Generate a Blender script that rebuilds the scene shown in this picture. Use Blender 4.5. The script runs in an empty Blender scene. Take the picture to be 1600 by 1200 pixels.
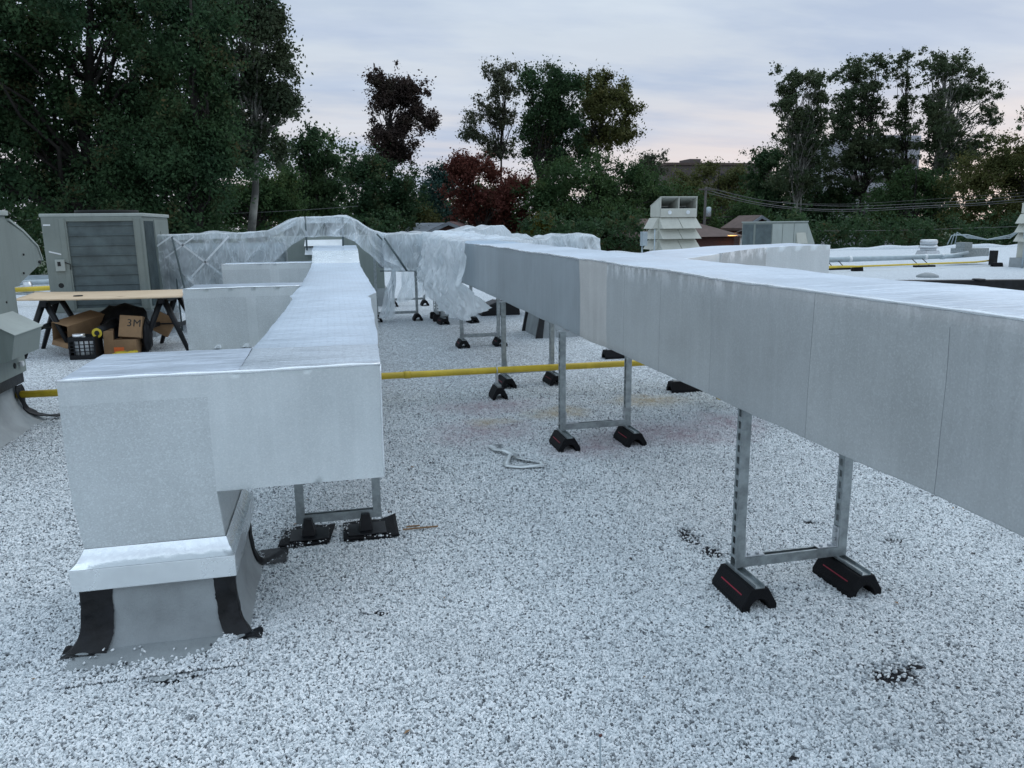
import bpy, bmesh, math, random
import numpy as np
from mathutils import Vector, Matrix, noise as mnoise

random.seed(7)
RNG = np.random.default_rng(11)
scn = bpy.context.scene
COL = scn.collection

# ------------------------------------------------------------------ camera model
H = 1.55; F = 1202.0; PITCH = math.radians(11.75); YAW = math.radians(12.8); ROLL = 0.012
FV = Vector((math.sin(YAW)*math.cos(PITCH), math.cos(YAW)*math.cos(PITCH), -math.sin(PITCH)))
RV = Vector((math.cos(YAW), -math.sin(YAW), 0))
UV = Vector((math.sin(YAW)*math.sin(PITCH), math.cos(YAW)*math.sin(PITCH), math.cos(PITCH)))
CX = RV*math.cos(ROLL) - UV*math.sin(ROLL)
CY = RV*math.sin(ROLL) + UV*math.cos(ROLL)

def ray(px, py):
    return FV*F + CX*(px-800) + CY*(600-py)

def at_y(px, py, y):
    d = ray(px, py); t = y/d.y
    return Vector((d.x*t, y, H+d.z*t))

def at_z(px, py, z=0.0):
    d = ray(px, py); t = (z-H)/d.z
    return Vector((d.x*t, d.y*t, z))

cam_d = bpy.data.cameras.new("camera")
cam = bpy.data.objects.new("camera", cam_d)
COL.objects.link(cam)
cam_d.sensor_width = 36.0
cam_d.lens = 36.0*F/1600.0
cam_d.clip_start = 0.05
cam_d.clip_end = 3000
m = Matrix(((CX.x, CY.x, -FV.x, 0), (CX.y, CY.y, -FV.y, 0), (CX.z, CY.z, -FV.z, H), (0, 0, 0, 1)))
cam.matrix_world = m
scn.camera = cam

# ------------------------------------------------------------------ node helpers
def new_mat(name):
    mt = bpy.data.materials.new(name); mt.use_nodes = True
    nt = mt.node_tree; nt.nodes.clear()
    out = nt.nodes.new('ShaderNodeOutputMaterial')
    b = nt.nodes.new('ShaderNodeBsdfPrincipled')
    nt.links.new(b.outputs[0], out.inputs[0])
    return mt, nt, b, out

def nd(nt, typ, **kw):
    n = nt.nodes.new(typ)
    for k, v in kw.items():
        if k.startswith('i_'):
            n.inputs[k[2:].replace('_', ' ')].default_value = v
        else:
            setattr(n, k, v)
    return n

def ramp(nt, src, stops, interp='LINEAR'):
    r = nt.nodes.new('ShaderNodeValToRGB'); r.color_ramp.interpolation = interp
    e = r.color_ramp.elements
    while len(e) > len(stops): e.remove(e[-1])
    while len(e) < len(stops): e.new(0.5)
    for i, (p, c) in enumerate(stops):
        e[i].position = p
        e[i].color = (c, c, c, 1) if isinstance(c, (int, float)) else (c[0], c[1], c[2], 1)
    nt.links.new(src, r.inputs[0])
    return r.outputs[0]

def math_(nt, op, a, b=None, clamp=False):
    n = nt.nodes.new('ShaderNodeMath'); n.operation = op; n.use_clamp = clamp
    for i, v in enumerate((a, b)):
        if v is None: continue
        if isinstance(v, (int, float)): n.inputs[i].default_value = v
        else: nt.links.new(v, n.inputs[i])
    return n.outputs[0]

def mixc(nt, fac, a, b, mode='MIX'):
    n = nt.nodes.new('ShaderNodeMix'); n.data_type = 'RGBA'; n.blend_type = mode
    for sock, v in ((0, fac), (6, a), (7, b)):
        if isinstance(v, (int, float)): n.inputs[sock].default_value = v
        elif isinstance(v, tuple): n.inputs[sock].default_value = (v[0], v[1], v[2], 1)
        else: nt.links.new(v, n.inputs[sock])
    return n.outputs[2]

def coords(nt, kind='Object'):
    if kind == 'World':
        g = nt.nodes.new('ShaderNodeNewGeometry'); return g.outputs['Position']
    t = nt.nodes.new('ShaderNodeTexCoord'); return t.outputs[kind]

def noise_(nt, vec, scale, detail=3, rough=0.55, sc=None):
    if sc is not None:
        mp = nt.nodes.new('ShaderNodeMapping'); mp.inputs['Scale'].default_value = sc
        nt.links.new(vec, mp.inputs['Vector']); vec = mp.outputs[0]
    n = nt.nodes.new('ShaderNodeTexNoise')
    n.inputs['Scale'].default_value = scale; n.inputs['Detail'].default_value = detail
    n.inputs['Roughness'].default_value = rough
    nt.links.new(vec, n.inputs['Vector'])
    return n.outputs['Fac']

def bump_(nt, height, strength, dist, bsdf=None, prev=None):
    b = nt.nodes.new('ShaderNodeBump')
    b.inputs['Strength'].default_value = strength; b.inputs['Distance'].default_value = dist
    nt.links.new(height, b.inputs['Height'])
    if prev is not None: nt.links.new(prev, b.inputs['Normal'])
    if bsdf is not None: nt.links.new(b.outputs[0], bsdf.inputs['Normal'])
    return b.outputs[0]

def simple(name, col, rough=0.6, metal=0.0, var=0.15, nscale=6.0, bscale=60.0, bstr=0.15, spec=0.5, streak=0.0):
    mt, nt, b, out = new_mat(name)
    P = coords(nt, 'World')
    n = noise_(nt, P, nscale, 4, 0.6)
    c2 = tuple(max(0, x*(1-var)) for x in col); c1 = tuple(min(1, x*(1+var)) for x in col)
    c = mixc(nt, ramp(nt, n, [(0.35, 0.0), (0.65, 1.0)]), c2, c1)
    if streak > 0:
        s = noise_(nt, P, 3.0, 4, 0.6, sc=(9, 9, 0.6))
        c = mixc(nt, math_(nt, 'MULTIPLY', ramp(nt, s, [(0.5, 0.0), (0.75, 1.0)]), streak), c, tuple(x*0.55 for x in col))
    nt.links.new(c, b.inputs['Base Color'])
    b.inputs['Metallic'].default_value = metal
    b.inputs['Specular IOR Level'].default_value = spec
    r = math_(nt, 'ADD', math_(nt, 'MULTIPLY', n, 0.2), rough-0.1, clamp=True)
    nt.links.new(r, b.inputs['Roughness'])
    if bstr > 0:
        bump_(nt, noise_(nt, P, bscale, 3), bstr, 0.004, b)
    return mt

# ------------------------------------------------------------------ duct jacketing
def foil(name, col, metal=0.5, rough=0.42, grid=0.0, drip=0.0, tint=0.12, speck=0.3, whiten=0.0):
    mt, nt, b, out = new_mat(name)
    P = coords(nt, 'World')
    lo = noise_(nt, P, 1.6, 4, 0.6)
    st = noise_(nt, P, 2.2, 4, 0.65, sc=(7, 7, 0.45))
    c = mixc(nt, ramp(nt, lo, [(0.3, 0.0), (0.7, 1.0)]), tuple(x*(1-tint) for x in col), tuple(min(1, x*(1+tint)) for x in col))
    c = mixc(nt, math_(nt, 'MULTIPLY', ramp(nt, st, [(0.45, 0.0), (0.75, 1.0)]), 0.16+drip), c, tuple(min(1, x*1.3+0.04) for x in col))
    if whiten > 0:
        # wrap colour whitened in patches just under the top edge
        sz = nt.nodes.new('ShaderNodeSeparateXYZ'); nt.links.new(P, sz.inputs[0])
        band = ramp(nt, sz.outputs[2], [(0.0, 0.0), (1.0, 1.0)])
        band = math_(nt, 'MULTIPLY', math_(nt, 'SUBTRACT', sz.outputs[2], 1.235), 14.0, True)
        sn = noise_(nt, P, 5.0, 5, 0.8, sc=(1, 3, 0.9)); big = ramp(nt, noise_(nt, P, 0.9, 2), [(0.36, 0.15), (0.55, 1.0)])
        c = mixc(nt, math_(nt, 'MULTIPLY', math_(nt, 'MULTIPLY', band, ramp(nt, sn, [(0.46, 0.0), (0.58, 1.0)])), math_(nt, 'MULTIPLY', big, whiten)), c, (0.95, 0.97, 0.98))
    vo = nt.nodes.new('ShaderNodeTexVoronoi'); vo.inputs['Scale'].default_value = 210; nt.links.new(P, vo.inputs['Vector'])
    fine = noise_(nt, P, 150, 2, 0.8)
    sc_ = nt.nodes.new('ShaderNodeSeparateColor'); nt.links.new(vo.outputs['Color'], sc_.inputs[0])
    c = mixc(nt, math_(nt, 'MULTIPLY', ramp(nt, sc_.outputs[0], [(0.55, 0.0), (1.0, 1.0)]), speck), c, tuple(min(1, x*1.45+0.06) for x in col))
    c = mixc(nt, math_(nt, 'MULTIPLY', ramp(nt, sc_.outputs[1], [(0.6, 0.0), (1.0, 1.0)]), speck*0.8), c, tuple(x*0.7 for x in col))
    b.inputs['Metallic'].default_value = metal
    rr = math_(nt, 'ADD', math_(nt, 'MULTIPLY', lo, 0.25), rough-0.12, clamp=True)
    nt.links.new(rr, b.inputs['Roughness'])
    n1 = bump_(nt, fine, 0.28, 0.002)
    wr = noise_(nt, P, 5.0, 5, 0.55, sc=(1.0, 1.0, 0.7))
    n2 = bump_(nt, wr, 0.22, 0.03, None, n1)
    vs_ = noise_(nt, P, 2.0, 3, 0.6, sc=(7, 7, 0.25))
    n2 = bump_(nt, vs_, 0.16, 0.02, None, n2)
    if grid > 0:
        sp = nt.nodes.new('ShaderNodeSeparateXYZ'); nt.links.new(P, sp.inputs[0])
        wob = math_(nt, 'MULTIPLY', noise_(nt, P, 6, 2), 0.03)
        gx = math_(nt, 'PINGPONG', math_(nt, 'ADD', sp.outputs[0], wob), 0.018)
        gy = math_(nt, 'PINGPONG', math_(nt, 'ADD', sp.outputs[1], wob), 0.022)
        lx = ramp(nt, math_(nt, 'MULTIPLY', gx, 60.0), [(0.08, 1.0), (0.4, 0.0)])
        ly = ramp(nt, math_(nt, 'MULTIPLY', gy, 45.0), [(0.08, 1.0), (0.45, 0.0)])
        g = math_(nt, 'MAXIMUM', math_(nt, 'MULTIPLY', lx, 0.55), ly)
        brk = ramp(nt, noise_(nt, P, 30, 3, 0.7), [(0.35, 0.2), (0.62, 1.0)])
        g = math_(nt, 'MULTIPLY', g, brk)
        n2 = bump_(nt, math_(nt, 'SUBTRACT', 1.0, g), 0.5*grid, 0.0015, None, n2)
        c = mixc(nt, math_(nt, 'MULTIPLY', g, 0.5*grid), c, tuple(x*0.55 for x in col))
        rip = noise_(nt, P, 2.4, 4, 0.55, sc=(0.6, 2.4, 1))
        n2 = bump_(nt, rip, 0.5, 0.05, None, n2)
        fl = ramp(nt, noise_(nt, P, 1.7, 4, 0.6, sc=(0.7, 3.0, 1)), [(0.52, 0.0), (0.72, 1.0)])  # lateral ripple highlights put into the colour as paler streaks
        c = mixc(nt, math_(nt, 'MULTIPLY', fl, 0.3), c, tuple(min(1, x*1.22) for x in col))
    nt.links.new(c, b.inputs['Base Color'])
    nt.links.new(n2, b.inputs['Normal'])
    return mt

M = {}
M['wrap'] = foil('wrap_side', (0.50, 0.525, 0.525), 0.5, 0.36, speck=0.25, drip=0.08, whiten=1.0)
M['wrap_e'] = foil('wrap_panel_darker', (0.475, 0.50, 0.503), 0.5, 0.36, drip=0.12, speck=0.22, whiten=1.0)
M['wrap_b'] = foil('wrap_patch', (0.55, 0.55, 0.53), 0.3, 0.5, drip=0.2, speck=0.2)
M['wrap_f'] = foil('wrap_embossed_panel', (0.58, 0.625, 0.635), 0.4, 0.38, speck=0.36)
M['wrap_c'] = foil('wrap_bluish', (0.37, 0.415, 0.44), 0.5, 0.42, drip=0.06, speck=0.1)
M['wrap_d'] = foil('wrap_pale', (0.64, 0.69, 0.70), 0.4, 0.38, drip=0.10, speck=0.2)
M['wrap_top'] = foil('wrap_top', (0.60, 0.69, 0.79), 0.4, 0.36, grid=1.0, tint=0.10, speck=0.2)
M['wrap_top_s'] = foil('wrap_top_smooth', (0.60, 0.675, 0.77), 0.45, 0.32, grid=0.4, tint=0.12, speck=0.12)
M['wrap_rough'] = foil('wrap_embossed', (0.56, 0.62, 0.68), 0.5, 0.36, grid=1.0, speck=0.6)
M['foil_tape'] = foil('foil_tape', (0.88, 0.92, 0.94), 0.7, 0.2, tint=0.04, speck=0.05)
M['seam'] = simple('wrap_seam', (0.24, 0.26, 0.27), 0.5, 0.3, bstr=0)
M['white_metal'] = simple('white_trim_metal', (0.78, 0.83, 0.85), 0.26, 0.55, 0.06, bscale=7, bstr=0.5)
M['galv'] = simple('galvanised_steel', (0.33, 0.37, 0.38), 0.42, 0.75, 0.22, nscale=22, bscale=50, bstr=0.1)
M['galv_bright'] = simple('bright_galvanised_steel', (0.55, 0.58, 0.60), 0.35, 0.8, 0.15, nscale=30)
M['rubber'] = simple('black_rubber', (0.006, 0.0065, 0.008), 0.7, 0, 0.3, nscale=30, bscale=120, bstr=0.4, spec=0.2)
M['tar'] = simple('black_tar', (0.008, 0.009, 0.011), 0.5, 0, 0.6, nscale=9, bscale=26, bstr=1.0, spec=0.35)
M['red'] = simple('red_stripe', (0.26, 0.01, 0.03), 0.5, 0, 0.2)
M['yellow'] = simple('yellow_pipe_paint', (0.60, 0.44, 0.035), 0.42, 0, 0.12, nscale=5, bstr=0.05, streak=0.25)
M['unit'] = simple('unit_green_grey', (0.205, 0.24, 0.222), 0.5, 0.0, 0.07, nscale=2.5, bscale=20, bstr=0.05, streak=0.25)
M['unit_light'] = simple('unit_light_grey', (0.35, 0.39, 0.365), 0.5, 0.0, 0.06, nscale=2.5, bstr=0.04, streak=0.2)
M['cream'] = simple('unit_cream', (0.50, 0.51, 0.45), 0.5, 0.0, 0.06, nscale=2.5, bstr=0.04, streak=0.2)
M['coil'] = simple('coil_dark', (0.085, 0.115, 0.12), 0.6, 0.0, 0.25, nscale=4, bscale=150, bstr=0.6)
M['dark'] = simple('dark_gap', (0.012, 0.014, 0.014), 0.8, 0, 0.3)
M['membrane'] = simple('grey_roof_membrane', (0.30, 0.33, 0.34), 0.75, 0, 0.14, nscale=5, bscale=180, bstr=0.5, streak=0.1)
M['greypipe'] = simple('grey_pipe', (0.38, 0.45, 0.48), 0.35, 0.3, 0.1)
M['whitepvc'] = simple('white_paint', (0.7, 0.74, 0.76), 0.5, 0, 0.1)
M['card'] = simple('cardboard', (0.27, 0.165, 0.085), 0.85, 0, 0.15, nscale=5, bscale=40, bstr=0.15)
M['card_in'] = simple('cardboard_inside', (0.11, 0.07, 0.04), 0.9, 0, 0.2)
M['orange'] = simple('orange_label', (0.7, 0.14, 0.03), 0.6)
M['blackplastic'] = simple('black_plastic', (0.007, 0.008, 0.010), 0.45, 0, 0.2, spec=0.3)
M['ink'] = simple('black_ink', (0.012, 0.012, 0.012), 0.7)
M['silver'] = simple('silver_foil', (0.7, 0.72, 0.74), 0.25, 0.8, 0.1)
M['yellowplastic'] = simple('yellow_plastic', (0.62, 0.48, 0.04), 0.5)
M['bark'] = simple('bark', (0.022, 0.019, 0.016), 0.9, 0, 0.4, nscale=4, bscale=14, bstr=0.9)
M['bark_pale'] = simple('pale_mottled_bark', (0.17, 0.17, 0.15), 0.9, 0, 0.6, nscale=1.3, bscale=12, bstr=0.6)
M['asphalt'] = simple('asphalt', (0.10, 0.105, 0.12), 0.9, 0, 0.1, nscale=0.1, bstr=0)
M['grass'] = simple('lawn', (0.035, 0.055, 0.022), 0.95, 0, 0.35, nscale=0.3, bscale=8, bstr=0.6)
M['roofbrown'] = simple('brown_shingle', (0.115, 0.082, 0.072), 0.9, 0, 0.2, nscale=2, bscale=20, bstr=0.5)
M['roofred'] = simple('maroon_shingle', (0.085, 0.045, 0.042), 0.9, 0, 0.2, nscale=2, bscale=20, bstr=0.5)
M['roofgrey'] = simple('grey_shingle', (0.22, 0.25, 0.28), 0.9, 0, 0.2, nscale=2, bscale=20, bstr=0.5)
M['concrete'] = simple('concrete', (0.42, 0.42, 0.46), 0.9, 0, 0.15, nscale=0.4)
M['pole'] = simple('weathered_wood_pole', (0.09, 0.085, 0.08), 0.9, 0, 0.2)
M['cable'] = simple('overhead_cable', (0.12, 0.125, 0.13), 0.6)
M['farbrick'] = simple('far_brown_brick', (0.115, 0.095, 0.09), 0.9, 0, 0.1, nscale=0.5, bstr=0)
M['window'] = simple('window_glass', (0.03, 0.035, 0.045), 0.12, 0, 0.2, bstr=0)
M['carpaint'] = simple('dark_car_paint', (0.08, 0.085, 0.1), 0.25, 0.3, 0.1, bstr=0)
M['carwhite'] = simple('white_car_paint', (0.6, 0.6, 0.6), 0.25, 0.1, 0.1, bstr=0)

def brick(name, c1, c2, mortar):
    mt, nt, b, out = new_mat(name)
    bt = nd(nt, 'ShaderNodeTexBrick')
    bt.inputs['Color1'].default_value = (*c1, 1); bt.inputs['Color2'].default_value = (*c2, 1)
    bt.inputs['Mortar'].default_value = (*mortar, 1); bt.inputs['Scale'].default_value = 5.0
    mp = nt.nodes.new('ShaderNodeMapping'); mp.inputs['Rotation'].default_value = (math.radians(90), 0, 0)
    nt.links.new(coords(nt, 'World'), mp.inputs[0]); nt.links.new(mp.outputs[0], bt.inputs[0])
    nt.links.new(bt.outputs[0], b.inputs['Base Color']); b.inputs['Roughness'].default_value = 0.9
    return mt
M['brick'] = brick('red_brick', (0.14, 0.055, 0.045), (0.10, 0.04, 0.035), (0.18, 0.15, 0.14))

def plywood():
    mt, nt, b, out = new_mat('plywood')
    P = coords(nt, 'World')
    g = noise_(nt, P, 3.0, 5, 0.6, sc=(1.0, 9.0, 1.0))
    c = ramp(nt, g, [(0.3, (0.46, 0.33, 0.20)), (0.5, (0.60, 0.46, 0.31)), (0.7, (0.66, 0.53, 0.38))])
    k = noise_(nt, P, 4.0, 2, 0.4)
    c = mixc(nt, ramp(nt, k, [(0.70, 0.0), (0.76, 0.7)]), c, (0.17, 0.10, 0.05))
    nt.links.new(c, b.inputs['Base Color']); b.inputs['Roughness'].default_value = 0.75
    return mt
M['ply'] = plywood()

# stains and bare spots on the roof, by position
def spot_mask(nt, P, spots, wob=0.12, wscale=9.0):
    """soft union of irregular spots (x, y, rx, ry)"""
    nz = nt.nodes.new('ShaderNodeTexNoise'); nz.inputs['Scale'].default_value = wscale; nz.inputs['Detail'].default_value = 4
    nt.links.new(P, nz.inputs['Vector'])
    sub = nt.nodes.new('ShaderNodeVectorMath'); sub.operation = 'SUBTRACT'; nt.links.new(nz.outputs['Color'], sub.inputs[0]); sub.inputs[1].default_value = (0.5, 0.5, 0.5)
    sc = nt.nodes.new('ShaderNodeVectorMath'); sc.operation = 'SCALE'; nt.links.new(sub.outputs[0], sc.inputs[0]); sc.inputs['Scale'].default_value = wob*2
    ad = nt.nodes.new('ShaderNodeVectorMath'); ad.operation = 'ADD'; nt.links.new(P, ad.inputs[0]); nt.links.new(sc.outputs[0], ad.inputs[1])
    res = None
    for (x, y, rx, ry) in spots:
        mp = nt.nodes.new('ShaderNodeMapping'); mp.vector_type = 'POINT'
        mp.inputs['Location'].default_value = (-x/rx, -y/ry, 0); mp.inputs['Scale'].default_value = (1/rx, 1/ry, 0)
        nt.links.new(ad.outputs[0], mp.inputs[0])
        ln = nt.nodes.new('ShaderNodeVectorMath'); ln.operation = 'LENGTH'; nt.links.new(mp.outputs[0], ln.inputs[0])
        v = math_(nt, 'SUBTRACT', 1.0, ln.outputs['Value'], clamp=True)
        res = v if res is None else math_(nt, 'MAXIMUM', res, v)
    return res

RED = [(2.35, 5.15, 0.9, 0.45), (1.75, 5.0, 0.5, 0.35), (1.05, 5.6, 0.55, 0.5), (1.25, 6.4, 0.6, 0.4), (2.9, 5.3, 0.4, 0.4)]
YEL = [(2.65, 6.2, 0.5, 0.3), (1.75, 6.0, 0.35, 0.3), (1.15, 5.85, 0.25, 0.2)]
BARE = [(1.66, 3.34, 0.05, 0.13), (1.69, 3.14, 0.05, 0.08), (1.80, 2.05, 0.10, 0.06), (1.92, 2.08, 0.05, 0.03), (2.62, 3.05, 0.06, 0.03), (2.35, 3.35, 0.035, 0.03), (-0.62, 2.63, 0.10, 0.02), (-1.27, 2.50, 0.08, 0.03), (0.10, 2.93, 0.05, 0.018),
        (-1.30, 2.85, 0.05, 0.03), (2.56, 3.92, 0.03, 0.02), (1.31, 4.12, 0.02, 0.015), (0.55, 4.9, 0.03, 0.015)]

def stain(nt, P, c):
    r = spot_mask(nt, P, RED, 0.3, 3.0); y = spot_mask(nt, P, YEL, 0.2, 4.0)
    pt = ramp(nt, noise_(nt, P, 14, 3), [(0.35, 0.35), (0.65, 1.0)])
    c = mixc(nt, math_(nt, 'MULTIPLY', math_(nt, 'MULTIPLY', r, 0.95, True), pt), c, (0.46, 0.37, 0.40), 'MIX')
    c = mixc(nt, math_(nt, 'MULTIPLY', math_(nt, 'MULTIPLY', y, 1.1, True), pt), c, (0.52, 0.44, 0.31), 'MIX')
    return c

def pebble_mat():
    mt, nt, b, out = new_mat('white_pebble')
    oi = nt.nodes.new('ShaderNodeObjectInfo')
    c = ramp(nt, oi.outputs['Random'], [(0.0, (0.04, 0.045, 0.05)), (0.06, (0.20, 0.22, 0.235)), (0.18, (0.50, 0.54, 0.56)), (0.5, (0.74, 0.785, 0.80)), (1.0, (0.94, 0.96, 0.965))])
    P = coords(nt, 'World')
    pn = noise_(nt, P, 2.2, 4, 0.65)
    c = mixc(nt, math_(nt, 'MULTIPLY', ramp(nt, pn, [(0.42, 0.0), (0.72, 1.0)]), 0.2), c, (0.42, 0.45, 0.47))
    v = noise_(nt, P, 160, 3)
    c = mixc(nt, math_(nt, 'MULTIPLY', ramp(nt, v, [(0.45, 0.0), (0.7, 1.0)]), 0.3), c, (0.45, 0.47, 0.5))
    dr = noise_(nt, P, 0.55, 5, 0.7)
    c = mixc(nt, math_(nt, 'MULTIPLY', ramp(nt, dr, [(0.48, 0.0), (0.66, 1.0)]), 0.15), c, (0.40, 0.42, 0.42))
    c = stain(nt, P, c)
    nt.links.new(c, b.inputs['Base Color']); b.inputs['Roughness'].default_value = 0.75
    b.inputs['Specular IOR Level'].default_value = 0.35
    return mt
M['pebble'] = pebble_mat()

def gravel_bed():
    mt, nt, b, out = new_mat('gravel_bed')
    P = coords(nt, 'World')
    vo = nt.nodes.new('ShaderNodeTexVoronoi'); vo.inputs['Scale'].default_value = 95; nt.links.new(P, vo.inputs['Vector'])
    sp = nt.nodes.new('ShaderNodeSeparateColor'); nt.links.new(vo.outputs['Color'], sp.inputs[0])
    c = ramp(nt, sp.outputs[0], [(0.0, (0.06, 0.07, 0.08)), (0.14, (0.18, 0.20, 0.22)), (0.32, (0.44, 0.48, 0.51)), (0.6, (0.68, 0.74, 0.77)), (1.0, (0.90, 0.94, 0.96))])
    # bigger mottling that survives at a distance
    v2 = nt.nodes.new('ShaderNodeTexVoronoi'); v2.inputs['Scale'].default_value = 24; nt.links.new(P, v2.inputs['Vector'])
    s2 = nt.nodes.new('ShaderNodeSeparateColor'); nt.links.new(v2.outputs['Color'], s2.inputs[0])
    c = mixc(nt, math_(nt, 'MULTIPLY', ramp(nt, s2.outputs[1], [(0.6, 0.0), (0.95, 1.0)]), 0.25), c, (0.26, 0.28, 0.31))
    pn = noise_(nt, P, 0.9, 5, 0.65)
    c = mixc(nt, math_(nt, 'MULTIPLY', ramp(nt, pn, [(0.42, 0.0), (0.72, 1.0)]), 0.25), c, (0.34, 0.37, 0.39))
    # far out the stones blend into a paler sheet
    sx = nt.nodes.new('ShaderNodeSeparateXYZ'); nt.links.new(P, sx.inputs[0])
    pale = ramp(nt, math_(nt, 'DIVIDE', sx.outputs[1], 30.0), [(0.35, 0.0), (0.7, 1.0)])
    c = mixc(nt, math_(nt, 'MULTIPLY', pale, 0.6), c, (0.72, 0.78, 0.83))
    c = stain(nt, P, c)
    bare = spot_mask(nt, P, BARE, 0.05, 22)
    c = mixc(nt, ramp(nt, bare, [(0.05, 0.0), (0.3, 1.0)]), c, (0.015, 0.016, 0.02))
    nt.links.new(c, b.inputs['Base Color']); b.inputs['Roughness'].default_value = 0.85
    b.inputs['Specular IOR Level'].default_value = 0.2
    inv = math_(nt, 'SUBTRACT', 1.0, vo.outputs['Distance'])
    bump_(nt, inv, 0.9, 0.012, b)
    return mt
M['bed'] = gravel_bed()

def film_mat(lo=0.25, hi=0.62, name='plastic_film'):
    mt, nt, b, out = new_mat(name)
    P = coords(nt, 'World')
    b.inputs['Base Color'].default_value = (0.88, 0.94, 0.97, 1)
    b.inputs['Roughness'].default_value = 0.16
    b.inputs['Specular IOR Level'].default_value = 0.9
    w = noise_(nt, P, 3.5, 4, 0.55, sc=(1.3, 1.3, 0.6))
    rg = math_(nt, 'ABSOLUTE', math_(nt, 'SUBTRACT', noise_(nt, P, 4, 2, 0.4, sc=(2.6, 2.6, 0.7)), 0.5))
    crease = ramp(nt, rg, [(0.0, 1.0), (0.03, 0.0)])
    n1 = bump_(nt, w, 0.4, 0.06)
    n2 = bump_(nt, crease, 0.35, 0.012, None, n1)
    nt.links.new(n2, b.inputs['Normal'])
    tl = nt.nodes.new('ShaderNodeBsdfTranslucent'); tl.inputs[0].default_value = (0.90, 0.95, 0.98, 1)
    mx = nt.nodes.new('ShaderNodeMixShader'); mx.inputs[0].default_value = 0.40
    nt.links.new(b.outputs[0], mx.inputs[1]); nt.links.new(tl.outputs[0], mx.inputs[2])
    tr = nt.nodes.new('ShaderNodeBsdfTransparent'); tr.inputs[0].default_value = (0.93, 0.96, 0.98, 1)
    m2 = nt.nodes.new('ShaderNodeMixShader')
    f = math_(nt, 'ADD', ramp(nt, w, [(0.35, lo), (0.65, hi)]), math_(nt, 'MULTIPLY', crease, 0.22), clamp=True)
    # looked at edge-on a film shows less of what is behind it
    lw = nt.nodes.new('ShaderNodeLayerWeight'); lw.inputs['Blend'].default_value = 0.35
    f = math_(nt, 'ADD', f, math_(nt, 'MULTIPLY', lw.outputs['Facing'], 0.75), clamp=True)
    nt.links.new(f, m2.inputs[0])
    nt.links.new(mx.outputs[0], m2.inputs[2]); nt.links.new(tr.outputs[0], m2.inputs[1])
    nt.links.new(m2.outputs[0], out.inputs[0])
    return mt
M['film'] = film_mat(0.24, 0.55)
M['film2'] = film_mat(0.48, 0.86, 'plastic_film_layered')
M['film1'] = film_mat(0.32, 0.72, 'plastic_film_double')
def leaf_mat(name, c1, c2, c3=None, accent=0.1):
    mt, nt, b, out = new_mat(name)
    P = coords(nt, 'World')
    g = nt.nodes.new('ShaderNodeNewGeometry')
    n = noise_(nt, P, 0.45, 4, 0.65)
    c = mixc(nt, ramp(nt, n, [(0.35, 0.0), (0.65, 1.0)]), c1, c2)
    r = g.outputs['Random Per Island']
    c = mixc(nt, math_(nt, 'MULTIPLY', r, 0.55), c, tuple(x*0.45 for x in c1))
    if c3 is not None:
        a = ramp(nt, noise_(nt, P, 0.8, 3), [(0.55, 0.0), (0.72, 1.0)])
        c = mixc(nt, math_(nt, 'MULTIPLY', a, ramp(nt, r, [(0.2, 0.0), (0.9, accent*6)])), c, c3)
    nt.links.new(c, b.inputs['Base Color']); b.inputs['Roughness'].default_value = 0.6
    b.inputs['Specular IOR Level'].default_value = 0.15
    tl = nt.nodes.new('ShaderNodeBsdfTranslucent'); nt.links.new(c, tl.inputs[0])
    mx = nt.nodes.new('ShaderNodeMixShader'); mx.inputs[0].default_value = 0.38
    nt.links.new(b.outputs[0], mx.inputs[1]); nt.links.new(tl.outputs[0], mx.inputs[2])
    nt.links.new(mx.outputs[0], out.inputs[0])
    return mt
L = {}
L['dark'] = leaf_mat('leaf_dark_green', (0.034, 0.076, 0.037), (0.069, 0.127, 0.053), (0.196, 0.115, 0.052), 0.10)
L['green'] = leaf_mat('leaf_green', (0.046, 0.098, 0.039), (0.092, 0.155, 0.057), (0.161, 0.161, 0.046), 0.08)
L['airy'] = leaf_mat('leaf_airy', (0.086, 0.109, 0.075), (0.138, 0.149, 0.092), (0.207, 0.161, 0.092), 0.1)
L['syc'] = leaf_mat('leaf_sycamore', (0.055, 0.085, 0.050), (0.10, 0.13, 0.070), (0.16, 0.13, 0.07), 0.1)
L['brown'] = leaf_mat('leaf_brownish', (0.063, 0.048, 0.044), (0.098, 0.069, 0.057), (0.069, 0.092, 0.046), 0.1)
L['red'] = leaf_mat('leaf_red', (0.138, 0.046, 0.039), (0.196, 0.075, 0.052), (0.115, 0.069, 0.046), 0.15)
L['olive'] = leaf_mat('leaf_olive', (0.075, 0.098, 0.034), (0.144, 0.149, 0.053), (0.218, 0.172, 0.052), 0.12)
L['yellow'] = leaf_mat('leaf_yellowing', (0.138, 0.138, 0.030), (0.230, 0.196, 0.039))
L['blue'] = leaf_mat('leaf_bluish', (0.034, 0.081, 0.069), (0.057, 0.113, 0.090))
L['conifer'] = leaf_mat('leaf_conifer', (0.034, 0.076, 0.037), (0.067, 0.115, 0.046))
L['locust'] = leaf_mat('leaf_locust', (0.069, 0.109, 0.057), (0.121, 0.155, 0.081), (0.172, 0.161, 0.081), 0.08)

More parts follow.
